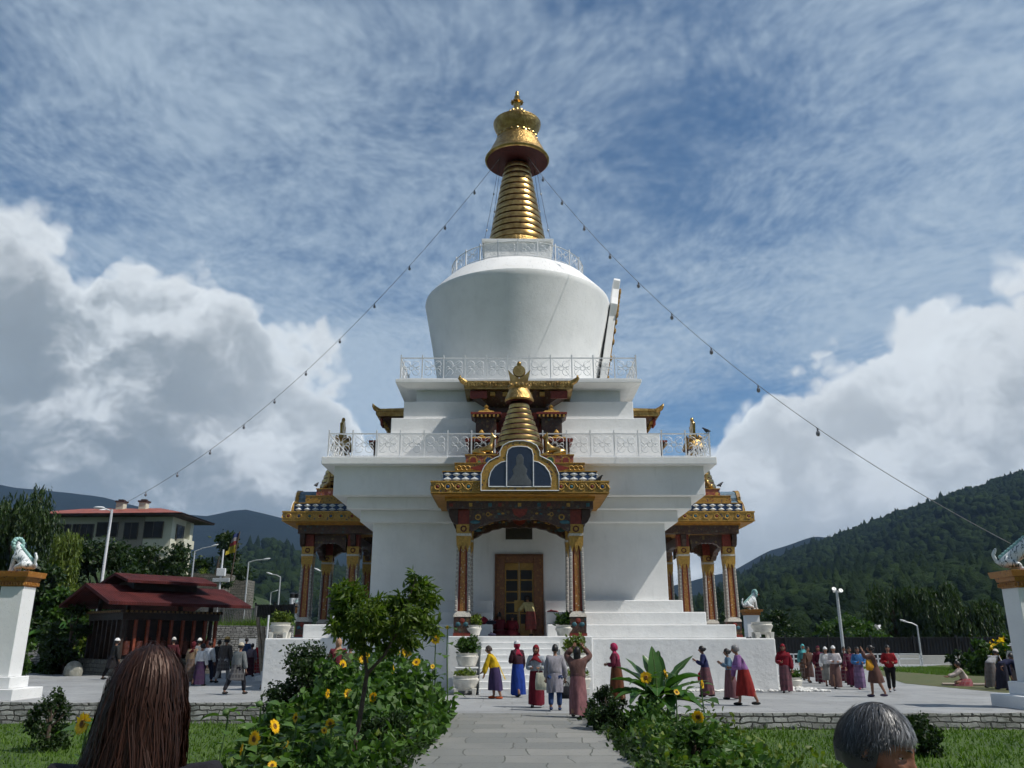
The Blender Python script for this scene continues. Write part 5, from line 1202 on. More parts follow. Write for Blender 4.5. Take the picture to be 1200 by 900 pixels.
def trees():
    # left: willows and trees on the bank below the house
    tr_px('big weeping willow at the left edge behind the lion pillar',12,566,58,120,LF_WIL,1,n=30000,leaf=.36,willow=True,name='willow_tree',crown0=.2,nc=34)
    tr_px('light green weeping tree between the willow and the house',72,612,56,50,LF_YEL,2,n=10000,leaf=.28,willow=True,name='willow_tree',crown0=.25)
    tr_px('leafy tree right behind the left lion pillar',45,650,50,85,LF_DK,3,n=9000,leaf=.30,crown0=.1)
    tr_px('dark bushy tree in front of the left half of the house',118,632,62,112,LF_DK,4,n=13000,leaf=.28,crown0=.08)
    tr_px('dark tree below the middle windows of the house',162,632,64,100,LF_DK,5,n=11000,leaf=.28,crown0=.08)
    tr_px('conifer-like dark tree in front of the house corner',196,634,63,84,LF_DK,6,n=9000,leaf=.26,crown0=.05)
    tr_px('low tree at the pavilion roof ridge, right of the tall bare pole',148,660,54,90,LF_DK,7,n=7000,leaf=.26,crown0=.05)
    tr_px('tall dark tree to the right of the house behind the prayer flag',252,618,84,70,LF_DK,8,n=12000,leaf=.36,crown0=.12)
    tr_px('small yellow-green tree at the foot of the tall dark tree',236,652,76,28,LF_YEL,9,n=2600,leaf=.28,crown0=.1)
    tr_px('overgrown shrub hanging over the grey retaining wall',266,676,60,26,LF_DK,10,n=2500,leaf=.22,crown0=.05,kind='shrub',name='shrub')
    tr_px('dense green shrub left of the pavilion under the banana leaves',70,690,47,60,LF_MID,11,n=5000,leaf=.28,crown0=.02,kind='shrub',name='shrub')
    tr_px('dark hedge-like shrub beside the left end of the pavilion',88,706,44.5,56,LF_DK,12,n=4500,leaf=.22,crown0=.02,kind='shrub',name='shrub')
    tr_px('yellow-green bush just above the left roof corner of the pavilion',92,682,52,44,LF_YEL,13,n=2600,leaf=.26,crown0=.2,kind='shrub',name='shrub')
    tr_px('short green bush under the left lion pillar cap',28,716,40,40,LF_MID,14,n=2400,leaf=.2,crown0=.02,kind='shrub',name='shrub')
    tr_px('dark round tree behind the left porch columns',398,690,60,46,LF_DK,15,n=4000,leaf=.26,base=-.2,crown0=.05)
    tr_px('hedge behind the left planter on the plinth',343,714,56,22,LF_MID,16,n=1800,leaf=.2,base=-.2,crown0=.02,kind='hedge',name='hedge')
    # right: dark willows
    tr_px('large dark willow forming the left part of the right-hand grove',1045,676,92,82,LF_WIL,21,n=24000,leaf=.45,willow=True,base=-.2,name='willow_tree',crown0=.12,nc=34)
    tr_px('tall dark willow in the middle of the right-hand grove',1098,681,88,74,LF_WIL,22,n=22000,leaf=.45,willow=True,base=-.2,name='willow_tree',crown0=.12,nc=34)
    tr_px('dark willow at the right end of the grove beside the lion pillar',1146,697,86,62,LF_WIL,23,n=18000,leaf=.45,willow=True,base=-.2,name='willow_tree',crown0=.1,nc=30)
    tr_px('rounded lighter tree behind the floodlight pole',987,720,84,76,LF_MID,24,n=8000,leaf=.34,base=-.2,crown0=.05,flat=.7)
    tr_px('dark tree behind the right-hand porch columns',838,715,75,70,LF_DK,25,n=6000,leaf=.34,base=-.2,crown0=.05)
    tr_px('dark tree in the gap between the right porch and the far lion pillar',905,716,88,54,LF_DK,26,n=5000,leaf=.34,base=-.2,crown0=.05)
    # tall flowering shrubs on the right lawn
    tr_px('tall leafy shrub with few flowers on the right-hand grass',1143,751,43,40,LF_MID,31,n=2600,leaf=.20,base=0,crown0=.05,kind='shrub',name='shrub')
    s=tr_px('yellow-flowering shrub beside the right lion pillar',1172,744,42,44,LF_MID,32,n=3000,leaf=.20,base=0,crown0=.05,kind='shrub',name='shrub')
    cl=clump_pts([(0,0,1.1,.8,.7)],70,5,.8); me=leaf_mesh('blossom',np.repeat(cl,3,0),.14,6,PETAL,.8); link_mesh('blossom',me,[PETAL],s)
    tr_px('small dark conifer shrub on the grass beyond the plaza',1112,760,50,22,LF_DK,33,n=1200,leaf=.16,base=0,crown0=.02,kind='shrub',name='shrub')
    # shrubs in the near lawns
    def near(label,px,yt,yb,wpx,m,seed,z,**k):
        g=G(px,yb,z); a,b=fu(yt); zt=CH+g.y*b/a; return tree(label,g,zt-z,wpx*g.y/fu(840)[0],m,seed,**k)
    near('small feathery conifer on the left lawn in front of the stone wall',53,805,880,44,LF_DK,41,ZL,n=2600,leaf=.07,crown0=.04,kind='shrub',name='shrub',nc=26,flat=1.2)
    near('round dark green shrub between the left lawn and the sunflowers',350,754,884,94,LF_DK,42,ZL,n=13000,leaf=.07,crown0=.05,kind='shrub',name='shrub',nc=44)
    near('small spreading bush on the right lawn beside the grey-haired head',1083,838,886,46,LF_DK,43,ZR,n=2000,leaf=.07,crown0=.04,kind='shrub',name='shrub')
    near('low dark shrub spilling over the right edge of the path',712,802,855,46,LF_DK,44,0,n=4000,leaf=.06,crown0=.03,kind='shrub',name='shrub',nc=26)
    near('feathery low shrub at the near end of the right flower bed',815,850,912,70,LF_MID,45,ZR,n=5000,leaf=.07,crown0=.03,kind='shrub',name='shrub',nc=26)
    near('dense dark bush at the front of the left flower bed by the path',455,838,905,78,LF_DK,46,-.3,n=6500,leaf=.065,crown0=.03,kind='shrub',name='shrub',nc=28)
    near('fern-like grey-green plant below the sunflowers at the lower left',400,850,908,70,LF_MID,47,ZL,n=4500,leaf=.07,crown0=.03,kind='shrub',name='shrub',nc=26)
    # peach tree: thin leaning trunk, long drooping leaves
    Y=12.2; o=empty('peach_tree',P(409,905,Y)); tag(o,'slender young peach tree with a forked leaning trunk in the left flower bed','tree'); B=o.location
    L=lambda x,y,dy=0: P(x,y,Y+dy)-B
    q=MB(); q.tube([L(405,915),L(412,893),L(421,845,.05),(L(430,790,.1))],[.045,.038,.034,.030],8); q.tube([L(430,790,.1),L(426,760,.1),L(421,725,.05),L(414,690)],[.027,.02,.014,.006],7); q.tube([L(430,790,.1),L(450,768,0),L(466,740,-.1),L(480,700,-.1),L(488,675,-.1)],[.027,.021,.016,.010,.005],7)
    q.tube([L(421,730,.05),L(402,700,.2)],[.012,.005],5,0,False); q.tube([L(466,740,-.1),L(500,715,-.3)],[.012,.005],5,0,False); q.tube([L(466,740,-.1),L(455,705,.2)],[.012,.005],5,0,False); q.build('trunk',BARK,o,60)
    cl=[]
    for x,y,rx,ry,dy in ((412,698,17,17,0),(404,722,15,15,.2),(430,720,19,16,-.2),(418,742,16,10,.1),(446,710,13,13,.2),(460,736,20,12,0),(486,722,20,14,-.2),(470,708,15,14,.1),(488,692,12,13,0),(503,702,12,10,-.1),(484,675,6,7,0),(499,684,6,7,.1),(398,694,9,13,.1),(441,740,14,11,.1),(504,735,10,9,0),(478,750,14,9,.2),(392,735,8,8,-.2),(455,758,12,7,.1),(425,757,8,6,0)):
        c=L(x,y,dy*1.5); cl.append((c.x,c.y,c.z,rx*Y/1000,ry*Y/1000))
    me=leaf_mesh('crown',clump_pts(cl,4600,51,.1),.12,52,LF_PEACH,.27,.4); link_mesh('crown',me,[LF_PEACH],o)
    # undergrowth of the flower beds
    r=np.random.default_rng(9)
    def bed(name,poly,n,seed,hh,m,leaf,z):
        rr=np.random.default_rng(seed); pts=[]
        while len(pts)<n:
            x,y=rr.uniform(poly[0],poly[1]),rr.uniform(poly[2],poly[3]); e=min((x-poly[0]),(poly[1]-x))/(poly[1]-poly[0])*2
            hgt=hh(x,y)*(.55+.45*math.sin(x*4.1+y*2.3)*math.sin(y*3.1-x))
            pts.append((x+rr.normal(0,.06),y,z+max(0,hgt)*rr.random()**.7))
        me=leaf_mesh(name,pts,leaf,seed,m,.55,.1); tag(link_mesh(name,me,[m]),kind='stuff')
    bed('flower_bed_undergrowth',(-4.3,-1.32,14.2,20.0),15000,61,lambda x,y:(.75+1.05*max(0,1-((x+2.75)/1.6)**2))*(1.1 if y>16 else .78),LF_SUN,.17,-.35)
    bed('flower_bed_undergrowth',(-3.0,-1.30,11.0,15.0),5500,66,lambda x,y:.55+.35*max(0,1-abs(x+2.1)/.9),LF_SUN,.12,-.35)
    bed('flower_bed_undergrowth',(-4.4,-2.2,9.5,13.5),3800,62,lambda x,y:.40,LF_MID,.11,ZL)
    bed('flower_bed_undergrowth',(1.58,3.9,10.5,19.8),8000,63,lambda x,y:.45+.55*max(0,1-abs(x-2.7)/1.0)*(1 if y>14 else .5),LF_SUN,.115,-.30)
    bed('flower_bed_weeds',(-3.9,-1.4,12,20),2600,67,lambda x,y:1.15 if y>15 else .8,LF_YEL,.10,-.35); bed('flower_bed_weeds',(1.7,4.2,10,19.5),2200,68,lambda x,y:.75,LF_YEL,.09,-.3); bed('flower_bed_weeds',(-1.62,-1.36,9,19.5),1100,64,lambda x,y:.30,LF_DK,.09,-.05); bed('flower_bed_weeds',(1.58,1.86,9,20),1300,65,lambda x,y:.34,LF_DK,.09,-.05)
trees()
def sunflower(px,py,Y,rad,label,yaw=0,pitch=10,base=ZL,leaves=6,bud=False,old=False,seed=0,dx=0):
    """stem, heart-shaped leaves and a flower head whose face points along yaw (0 = to the camera)"""
    r=random.Random(seed*13+5); hd=P(px,py,Y); o=empty('sunflower',(hd.x+dx,hd.y+.04,base)); tag(o,label,'sunflower','sunflowers in the flower beds'); B=o.location
    c=hd-B; top=c+Vector((math.sin(R(yaw))*-.04,.05,.02)); H_=top.z
    st=[Vector((0,0,-.1)),Vector((r.uniform(-.05,.05),.0,H_*.4)),Vector((c.x*.6,.04,H_*.8)),Vector((c.x,.07,H_*.97)),top]
    q=MB(); q.tube(st,[.018,.016,.013,.011,.014],7); q.build('stem',STEMG,o,60)
    for i in range(leaves):
        t=.25+.62*i/max(1,leaves-1); k=min(3,int(t*4)); b0=st[k]+(st[k+1]-st[k])*(t*4-k); a=i*2.4+r.uniform(-.5,.5); d=Vector((math.cos(a),math.sin(a),.25)).normalized(); u=Vector((-d.y,d.x,r.uniform(-.3,.3))).normalized(); s=r.uniform(.16,.27)*(1.15-.35*t)
        q=MB(); vs=[];fs=[]; out=b0+d*s*.55; n=8
        for j in range(n+1):
            v=j/n; wd=s*.44*math.sin(PI*min(1,.12+.88*v)**.75)*(1 if v<1 else 0)+.002; p=out+d*s*v*1.1+Vector((0,0,-.55*s*v*v))
            vs+=[p-u*wd+Vector((0,0,.05*s)),p,p+u*wd+Vector((0,0,.05*s))]
        for j in range(n): fs+=[(3*j,3*j+1,3*j+4,3*j+3),(3*j+1,3*j+2,3*j+5,3*j+4)]
        q.add(vs,fs,0); q.tube([b0,b0+d*s*.3+Vector((0,0,.02)),out],.006,4,1); me=q.mesh('leaf',60); tv=min(1,max(0,r.gauss(.5,.2))); set_tint(me,[tv]*len(me.polygons)); link_mesh('leaf',me,[LF_SUN,STEMG],o)
    F=Matrix.Translation(c)@Matrix.Rotation(R(yaw),4,'Z')@Matrix.Rotation(R(90-pitch),4,'X')   # local +Z -> facing the camera side
    q=MB(); q.M=F
    if bud:
        q.ball((0,0,0),(rad,rad,rad*.8),10,7)
        for k in range(14): a=2*PI*k/14; q.add([(rad*.7*math.cos(a-.2),rad*.7*math.sin(a-.2),0),(rad*.7*math.cos(a+.2),rad*.7*math.sin(a+.2),0),(rad*1.15*math.cos(a),rad*1.15*math.sin(a),rad*.9)],[(0,1,2)])
        q.build('bud',STEMG,o,60); return o
    q.lathe([(0,-rad*.28),(rad*.45,-.2*rad),(rad*.52,-.03*rad)],18,2); q.lathe([(rad*.40,-.03*rad),(rad*.37,.08*rad),(rad*.26,.12*rad),(rad*.17,.10*rad),(0,.08*rad)],20,[1,1,0,0])
    q.build('flower_disc',[DISC,DISC2,STEMG],o,60)
    q=MB(); q.M=F; nP=16 if old else 26
    for ringi in range(2):
        for k in range(nP):
            a=2*PI*(k+.5*ringi)/nP+r.uniform(-.06,.06); L_=rad*r.uniform(.85,1.1)*(1 if not old else .8); w=rad*.15; d0=rad*.33; lift=rad*(r.uniform(-.05,.22)-.12*ringi)*(1 if not old else -1.2)
            ca,sa=math.cos(a),math.sin(a)
            f=lambda rr_,ww,z:(rr_*ca-ww*sa,rr_*sa+ww*ca,z)
            q.add([f(d0,-w*.5,0),f(d0,w*.5,0),f(d0+(L_-d0)*.5,w,lift*.6),f(L_,0,lift),f(d0+(L_-d0)*.5,-w,lift*.6)],[(0,1,2,4),(4,2,3)])
    me=q.mesh('petals'); rr2=np.random.default_rng(seed); set_tint(me,np.clip(rr2.normal(.45,.3,len(me.polygons)),0,1)); link_mesh('petals',me,[PETAL],o); return o
SF=[ # px, py, distance, radius, yaw, pitch, bud, old, label
 (298,866,11.4,.105,-35,5,0,0,'large sunflower turned to the right above the front leaves of the lower left corner'),
 (322,851,11.8,.10,70,25,0,0,'ragged sunflower seen from the side behind the largest one'),
 (283,879,11.2,.08,-70,10,0,0,'sunflower in profile low beside the largest sunflower'),
 (335,873,11.6,.075,120,-30,0,1,'drooping brown sunflower head under the ragged one'),
 (346,841,12.4,.07,75,0,0,0,'narrow sunflower in profile in front of the round shrub'),
 (319,897,10.6,.06,10,40,0,0,'sunflower cut off at the bottom edge of the photo'),
 (387,848,12.8,.075,0,5,0,0,'orange sunflower facing the camera at the foot of the peach tree'),
 (380,856,12.5,.05,40,20,0,0,'small yellow sunflower just below the orange one'),
 (408,813,15.4,.085,15,10,0,0,'bright sunflower left of the peach trunk, one of a touching pair'),
 (417,814,15.8,.075,-25,5,0,0,'darker sunflower of the touching pair left of the peach trunk'),
 (437,817,15.0,.085,-10,5,0,0,'sunflower facing the camera just right of the peach trunk'),
 (423,831,14.4,.06,60,-15,0,1,'wilting sunflower low on the peach trunk'),
 (384,813,15.0,.08,80,0,0,0,'sunflower in profile at the right edge of the round shrub'),
 (427,771,17.6,.13,25,10,0,0,'big double sunflower where the peach trunk forks'),
 (402,779,17.2,.10,60,10,0,0,'sunflower turned left below the olive jacket'),
 (477,764,17.8,.115,-5,5,0,0,'full sunflower at the top of the bed facing the camera'),
 (467,765,18.2,.10,80,0,0,0,'side-on sunflower touching the full one at the top of the bed'),
 (452,769,18.0,.085,30,-20,0,1,'brownish drooping sunflower below the peach crown'),
 (488,776,17.2,.085,-15,30,0,0,'pale sunflower tilted up right of the full one'),
 (460,784,16.6,.085,80,0,0,0,'thin side-on sunflower in the middle of the left bed'),
 (510,749,18.8,.115,-10,0,0,0,'tallest sunflower standing apart against the white wall'),
 (524,735,19.2,.045,-40,10,0,0,'small half-open sunflower on the longest stem beside the tallest'),
 (507,781,17.6,.05,20,20,0,0,'little yellow-green sunflower near the path edge'),
 (265,835,13.2,.055,0,50,1,0,'green sunflower bud on the left in front of the stone wall'),
 (304,825,13.4,.055,0,60,1,0,'green sunflower bud beside the round shrub'),
 (97,848,9.2,.115,-30,10,0,0,'sunflower peeping out behind the long-haired woman'),
 (757,794,16.6,.115,-20,10,0,0,'broad sunflower in front of the banana plant'),
 (780,790,16.9,.10,70,15,0,0,'side-on sunflower with upright petals right of the banana stem'),
 (823,802,16.2,.085,65,0,0,0,'sunflower in profile right of the banana leaves'),
 (818,840,13.4,.10,-20,-10,0,0,'dark-centred sunflower above the right lawn wall'),
 (793,811,15.8,.07,20,30,0,1,'faded sunflower below the banana leaves'),
]
for i,(px,py,Y,rd,yw,pt,bu,ol,lb) in enumerate(SF):
    sunflower(px,py,Y,rd,lb,yw,pt,ZR if px>600 else ZL,7 if i not in (5,) else 4,bu,ol,i)
# banana plant on the right, and one on the left bank
def banana(base,label,leaves,h):
    o=empty('banana_plant',base); tag(o,label,'plant'); q=MB(); q.tube([(0,0,-.2),(.02,0,h*.35),(0,0,h*.62)],[.09,.075,.05],10); q.build('stem',STEMG,o,60)
    for i,(a,el_,ln,wd,dr) in enumerate(leaves):
        q=MB(); d=Vector((math.cos(R(a)),math.sin(R(a)),0)); n=14; r=random.Random(i); vs=[];fs=[]; b0=Vector((0,0,h*.45)); s=Vector((-d.y,d.x,0)); P_=[]
        for j in range(n+1):
            t=j/n; e=R(el_)-R(dr)*t; P_.append((P_[-1] if P_ else b0)+(d*math.cos(e)+Vector((0,0,math.sin(e))))*ln/n)
        for j in range(n+1):
            t=j/n; w=wd*(math.sin(PI*min(1,max(0,(t-.16)/.84))**.62)**.8 if t>.16 else .0)+.008
            if 3<j<n-1 and r.random()<.22: w*=.72
            tilt=.35+.25*math.sin(i); up=Vector((0,0,1))*w*tilt
            vs+=[P_[j]-s*w+up*.8,P_[j],P_[j]+s*w+up]
        for j in range(n): fs+=[(3*j,3*j+1,3*j+4,3*j+3),(3*j+1,3*j+2,3*j+5,3*j+4)]
        q.add(vs,fs,0); q.tube(P_,[.018*(1-.8*j/n)+.003 for j in range(n+1)],5,1); me=q.mesh('leaf',50); set_tint(me,np.clip(np.random.default_rng(i).normal(.3+.4*r.random(),.10,len(me.polygons)),0,1)); link_mesh('leaf',me,[LF_BAN,STEMG],o)
    return o
Yb=17.2; bp_=P(772,840,Yb); banana(Vector((bp_.x,Yb,-.3)),'banana plant with broad upright leaves rising from the right flower bed',
   [(105,88,1.00,.15,15),(70,82,.95,.16,18),(125,80,.9,.17,25),(160,62,1.0,.20,45),(20,60,1.15,.21,28),(0,42,1.05,.20,40),(200,40,.95,.20,70),(225,48,.95,.20,95),(320,34,.95,.20,75),(295,55,.9,.20,90),(145,66,1.0,.18,30),(40,50,1.0,.18,50),(260,62,.9,.2,100),(180,55,1.0,.2,60),(-30,60,1.0,.21,60),(165,35,1.0,.2,55),(345,22,.9,.2,55),(-15,25,1.0,.2,50),(240,25,.85,.2,70),(280,30,.85,.2,80)],1.62)
bp_=P(78,740,48); banana(Vector((bp_.x,48,bank_z(bp_.x,48))),'banana plant with torn leaves left of the dark red pavilion',[(20,70,3.0,.40,60),(140,65,2.8,.38,70),(250,50,2.8,.4,80),(320,45,3.0,.42,70),(80,80,3.0,.36,40),(200,60,2.6,.38,70)],3.2)
# ---------------- planters ----------------
PLW=mat('cream_planter',(.66,.64,.58),.6,0,.25,4,.3,20)
def planter(label,loc,w=.68,h=.52,feet=True,plant=None,mleaf=None,n=500,seed=0,ph=.4):
    o=empty('planter',loc); tag(o,label,'planter'); q=MB(); r=w/2; f=.18 if feet else .02
    q.lathe([(r*.72,f),(r*.80,f+.03),(r*.84,f+.10),(r*.98,h-.16),(r*1.02,h-.10),(r*.90,h-.08),(r*.93,h-.03),(r*1.0,h),(r*.86,h),(r*.82,h-.05),(0,h-.05)],28); q.build('bowl',PLW,o,50)
    if feet:
        for sx in (-1,1):
            for sy in (-1,1): p=MB(); p.frus(.055,.055,0,.075,.075,f+.02,0,(sx*r*.66,sy*r*.66)); p.build('foot',PLW,o,bevel=.01)
        p=MB(); p.box(-r*.60,r*.60,-r*.60,r*.60,f-.05,f+.02); p.build('foot_plate',PLW,o)
    if plant:
        me=leaf_mesh('foliage',clump_pts([(0,0,h+ph*.35,r*.8,ph*.5),(-r*.4,0,h+ph*.3,r*.5,ph*.45),(r*.4,-.05,h+ph*.4,r*.5,ph*.5)],n,seed,.2),.11,seed,mleaf,.45,-.2); link_mesh('foliage',me,[mleaf],o)
    return o
P3=lambda x,y,z:Vector((XC+x,YC+y,z))
planter('white footed planter with a yellow-green plant on the left corner of the plinth',P3(-8.30,-8.25,1.683),.72,.52,True,1,LF_YEL,500,1,.42)
planter('empty white footed planter on the right corner of the plinth',P3(8.40,-8.25,1.683),.74,.54,True)
planter('cream planter with a low withered plant on the ground left of the steps',P3(-1.72,-10.75,0),.84,.56,True,1,mat('x',(.1,.1,.1)) if False else LF_YEL,170,2,.16)
def pedestal(x,d,z,label):
    q=MB(); q.box(-.33,.33,-.33,.33,0,z-.06); q.box(-.37,.37,-.37,.37,z-.06,z); o=q.build('planter_pedestal',WHITE2,None,bevel=.02,loc=P3(x,d,0)); tag(o,label,'pedestal')
pedestal(-1.72,-9.98,.80,'white pedestal carrying the middle planter left of the steps'); pedestal(1.78,-9.98,.80,'white pedestal carrying the middle planter right of the steps')
planter('cream planter with a bushy dark plant halfway up the left of the steps',P3(-1.72,-9.98,.80),.74,.42,False,1,LF_MID,900,3,.55)
planter('cream planter with yellow-green leaves on top of the steps at the left column',P3(-1.60,-9.28+.22,1.745),.60,.36,False,1,LF_YEL,500,4,.34)
planter('cream planter with a trailing green plant halfway up the right of the steps',P3(1.78,-9.98,.80),.74,.42,False,1,LF_YEL,800,5,.6)
planter('cream planter with a bushy green plant on top of the steps at the right column',P3(1.52,-9.28+.22,1.745),.66,.36,False,1,LF_MID,800,6,.45)
planter('cream planter with a low withered plant on the ground right of the steps',P3(1.78,-10.75,0),.84,.56,True,1,LF_YEL,170,7,.16)
planter('white planter with green plant standing on the plaza behind the plinth at right',Vector((10.0,31.2,0)),.62,.36,False,1,LF_MID,300,8,.25)
# ---------------- worshippers in the doorway and what lies there ----------------
YELC=(.50,.36,.10)
person(622,745,703,'woman in a pale yellow blouse bending to a box at the doorway of the shrine',30,H=1.55,lean=30,jacket=(.48,.42,.20),low=(.20,.05,.045),hem='shin',hair='bun',arms=('reach','reach'),loc=P3(.44,-6.25,1.747))
person(586,745,718,'person in dark red kneeling at the left side of the shrine door',10,sit=True,H=1.5,lean=15,jacket=(.10,.012,.02),low=(.09,.012,.02),hair='short',arms=('front','front'),loc=P3(-.72,-6.35,1.747))
person(597,745,720,'second kneeling figure in dark red beside the shrine door',-15,sit=True,H=1.42,lean=20,jacket=(.13,.012,.02),low=(.10,.012,.02),hair='short',arms=('front','front'),loc=P3(-.30,-6.42,1.747))
def bundle(loc,label,col,w=.3,h=.14):
    q=MB(); q.ball((0,0,h*.45),(w,w*.6,h*.5),14,8); r=random.Random(len(label)); q.v=[(x*(1+r.uniform(-.12,.12)),y*(1+r.uniform(-.12,.12)),max(0,z*(1+r.uniform(-.1,.25)))) for x,y,z in q.v]
    q.tube([(-w*.5,0,h*.8),(-w*.2,.02,h*1.4),(w*.1,0,h*.9)],.015,5); o=q.build('bundle',fabric(col),None,60,loc=loc); tag(o,label,'bundle')
bundle(P3(-1.38,-7.35,2.157),'crimson cloth bundle left on the low white step beside the door',(.22,.015,.03),.26,.26); bundle(P3(-1.02,-7.4,2.157),'dark bundle beside the crimson one on the low white step',(.02,.02,.035),.2,.13)
bundle(P3(1.22,-6.5,2.612),'red and white cloth lying on the white step right of the door',(.40,.03,.05),.22,.06); bundle(P3(1.5,-7.4,2.157),'brown cloth bundle on the low step right of the door',(.08,.045,.04),.28,.12); bundle(P3(-.95,-8.9,1.747),'dark shoes left at the top of the stairs',(.03,.03,.06),.14,.10)
# ---------------- lion pillars ----------------
TURQ=mat('pale_turquoise_mane',(.30,.50,.47),.45,0,.35,14); LIONW,_N,_b,_ob=newmat('lion_white_paint')
_N.put(_b.inputs['Base Color'],_N.mix(_N.ss(_N.noise(_N.mapping(_ob,(1,3,1)),5,3,.6,1.2),.53,.58),(.66,.69,.70),(.05,.09,.10))); _b.inputs['Roughness'].default_value=.4
CAPM=painted('pillar_cap_paint',(.34,.13,.02),[(.42,.18,.03),(.22,.07,.02),(.45,.22,.05),(.12,.05,.02)],9,(.40,.22,.05))
PILW=plaster('white_pillar_plaster',(.76,.77,.77),.06)
def lion_pillar(x,y,label,liolabel,z1=3.0,w=.34,face=180,base=True,taper=.93,z0=0):
    o=empty('lion_pillar',(x,y,z0)); tag(o,label,'pillar')
    q=MB(); q.frus(w,w,.61,w*taper,w*taper,z1,0); q.build('shaft',PILW,o,bevel=.015)
    q=MB(); q.box(-w*1.45,w*1.45,-w*1.45,w*1.45,.30,.61); q.build('base',PILW,o,bevel=.02)
    q=MB(); q.box(-w*2.35,w*2.35,-w*2.35,w*2.35,-.02,.30); q.build('base',PILW,o,bevel=.02)
    q=MB(); a=w*1.02; q.frus(a,a,z1+.002,a*1.06,a*1.06,z1+.16,0); q.frus(a*1.14,a*1.14,z1+.16,a*1.22,a*1.22,z1+.27,0); q.frus(a*1.42,a*1.42,z1+.27,a*1.5,a*1.5,z1+.43,0)
    for k in range(9):
        for sx,sy in ((0,-1),(1,0),(-1,0),(0,1)):
            t=-a+k*2*a/8
            c=(t,sy*a*1.12,z1+.08) if sx==0 else (sx*a*1.12,t,z1+.08)
            q.cbox(c,(.05,.05,.10),0)
    q.build('capital',[CAPM],o,bevel=.008)
    s=w/.34; zt=z0+z1+.43
    lo=empty('lion_statue',(x,y,zt),R(face)); tag(lo,liolabel,'statue')
    V=[(0,-.30,.24),(0,-.12,.34),(0,.10,.50),(0,.22,.62),(0,.30,.78)]; E=[(0,1),(1,2),(2,3),(3,4)]; Rr=[.19,.17,.165,.16,.12]
    def add(p,r,par): V.append(p); Rr.append(r); E.append((par,len(V)-1)); return len(V)-1
    for sg in (-1,1):
        i=add((sg*.13,.22,.42),.085,2); i=add((sg*.14,.27,.18),.06,i); i=add((sg*.14,.28,.05),.06,i); add((sg*.14,.38,.04),.055,i)
        i=add((sg*.19,-.22,.2),.12,0); i=add((sg*.21,.02,.14),.075,i); i=add((sg*.21,.02,.05),.055,i); add((sg*.21,.16,.04),.05,i)
    i=add((0,.40,.88),.13,4); i=add((0,.52,.84),.085,i); 
    i=add((0,-.46,.22),.04,0); i=add((0,-.52,.42),.05,i); add((0,-.44,.58),.035,i)
    v,f=skin_mesh([Vector(p)*s for p in V],E,[r*s for r in Rr],2); q=MB(); q.add(v,f); q.build('lion_body',LIONW,lo,70)
    q=MB(); r=random.Random(3)
    for k in range(26):
        a_=2*PI*k/26; rr=.17; c=Vector((rr*math.cos(a_),.36-.05*(k%2),.86+rr*math.sin(a_)))
        q.ball(c*s,(.055*s,.05*s,.055*s),8,5)
    for k in range(9): q.ball(Vector((0,.20-.07*k,.80-.055*k))*s,(.05*s,.06*s,.06*s),8,5)
    q.build('mane',TURQ,lo,60)
    for sg in (-1,1):
        q=MB(); q.ball(Vector((sg*.06,.50,.92))*s,.025*s); q.build('eye',BLK,lo,60); q=MB(); q.tube([Vector((sg*.10,.38,.97))*s,Vector((sg*.13,.36,1.06))*s],[.035*s,.012*s],6); q.build('ear',TURQ,lo,60)
    q=MB(); q.ball(Vector((0,.575,.80))*s,(.05*s,.04*s,.025*s),8,6); q.build('mouth',mat('lion_red_mouth',(.30,.05,.04),.5),lo,60)
    return o
lp=P(14,735,25.4); lion_pillar(lp.x,25.4,'white pillar with painted capital at the left edge carrying a seated lion','seated white lion with turquoise mane on the near left pillar',zat(687,25.0),.335,70,taper=1.0)
rp=P(1209,745,22.0); lion_pillar(rp.x,22.0,'white pillar with painted capital cut by the right edge of the photo','white lion with dark patches on the near right pillar',zat(688.5,21.7),.36,-120,taper=1.0)
fp_=P(881,730,70); lion_pillar(fp_.x,70,'distant white lion pillar seen past the right corner of the plinth','small lion on the distant pillar at right of the chorten',zat(721,70),.52,-70,taper=1.0)
fp_=P(352.5,730,68); lion_pillar(fp_.x,68,'distant white lion pillar seen between the left planter and the left porch','small lion on the distant pillar left of the porch',zat(719,68),.44,-70,taper=1.0)
# ---------------- lamps and poles ----------------
def street_lamp(label,base,top,Y,arm,w=.07,dark=False):
    b=P(*base,Y); t=P(*top,Y); e=P(*arm,Y); o=empty('street_lamp',b); tag(o,label,'street lamp'); b0=Vector((0,0,-1.0)); t0=Vector((0,0,t.z-b.z)); e0=Vector((e.x-t.x,0,e.z-b.z)); 
    q=MB(); q.tube([b0,t0*.5,t0],[w,w*.85,w*.7],8); q.build('pole',GREYM,o,60)
    q=MB(); q.tube([t0-Vector((0,0,.02)),t0*.5+e0*.5+Vector((0,0,.05)),e0],[w*.6,w*.5,w*.5],6); q.build('arm',GREYM,o,60)
    d=(e0-t0).normalized(); q=MB(); q.M=Matrix.Translation(e0+d*.25)@d.to_track_quat('X','Z').to_matrix().to_4x4(); q.ball((0,0,0),(.30,.12,.06),12,8); q.build('lamp_head',METW,o,60); return o
street_lamp('street lamp with its arm to the right above the pavilion roof',(223.5,688),(228,646),58,(247,640.5))
street_lamp('tallest street lamp left of the chorten, arm to the right',(286.7,709),(292,658.7),62,(309,655.8))
street_lamp('street lamp whose arm points left, left of the porch',(326,709),(329.3,676),72,(319.8,673))
street_lamp('small far street lamp between two taller ones',(316.4,709),(317.4,694.5),115,(321.5,693))
street_lamp('thin far lamp pole left of the tallest street lamp',(279,709),(280,685),85,(282.5,684.5))
street_lamp('street lamp seen through the left porch',(377,712),(378.4,671),66,(374,669))
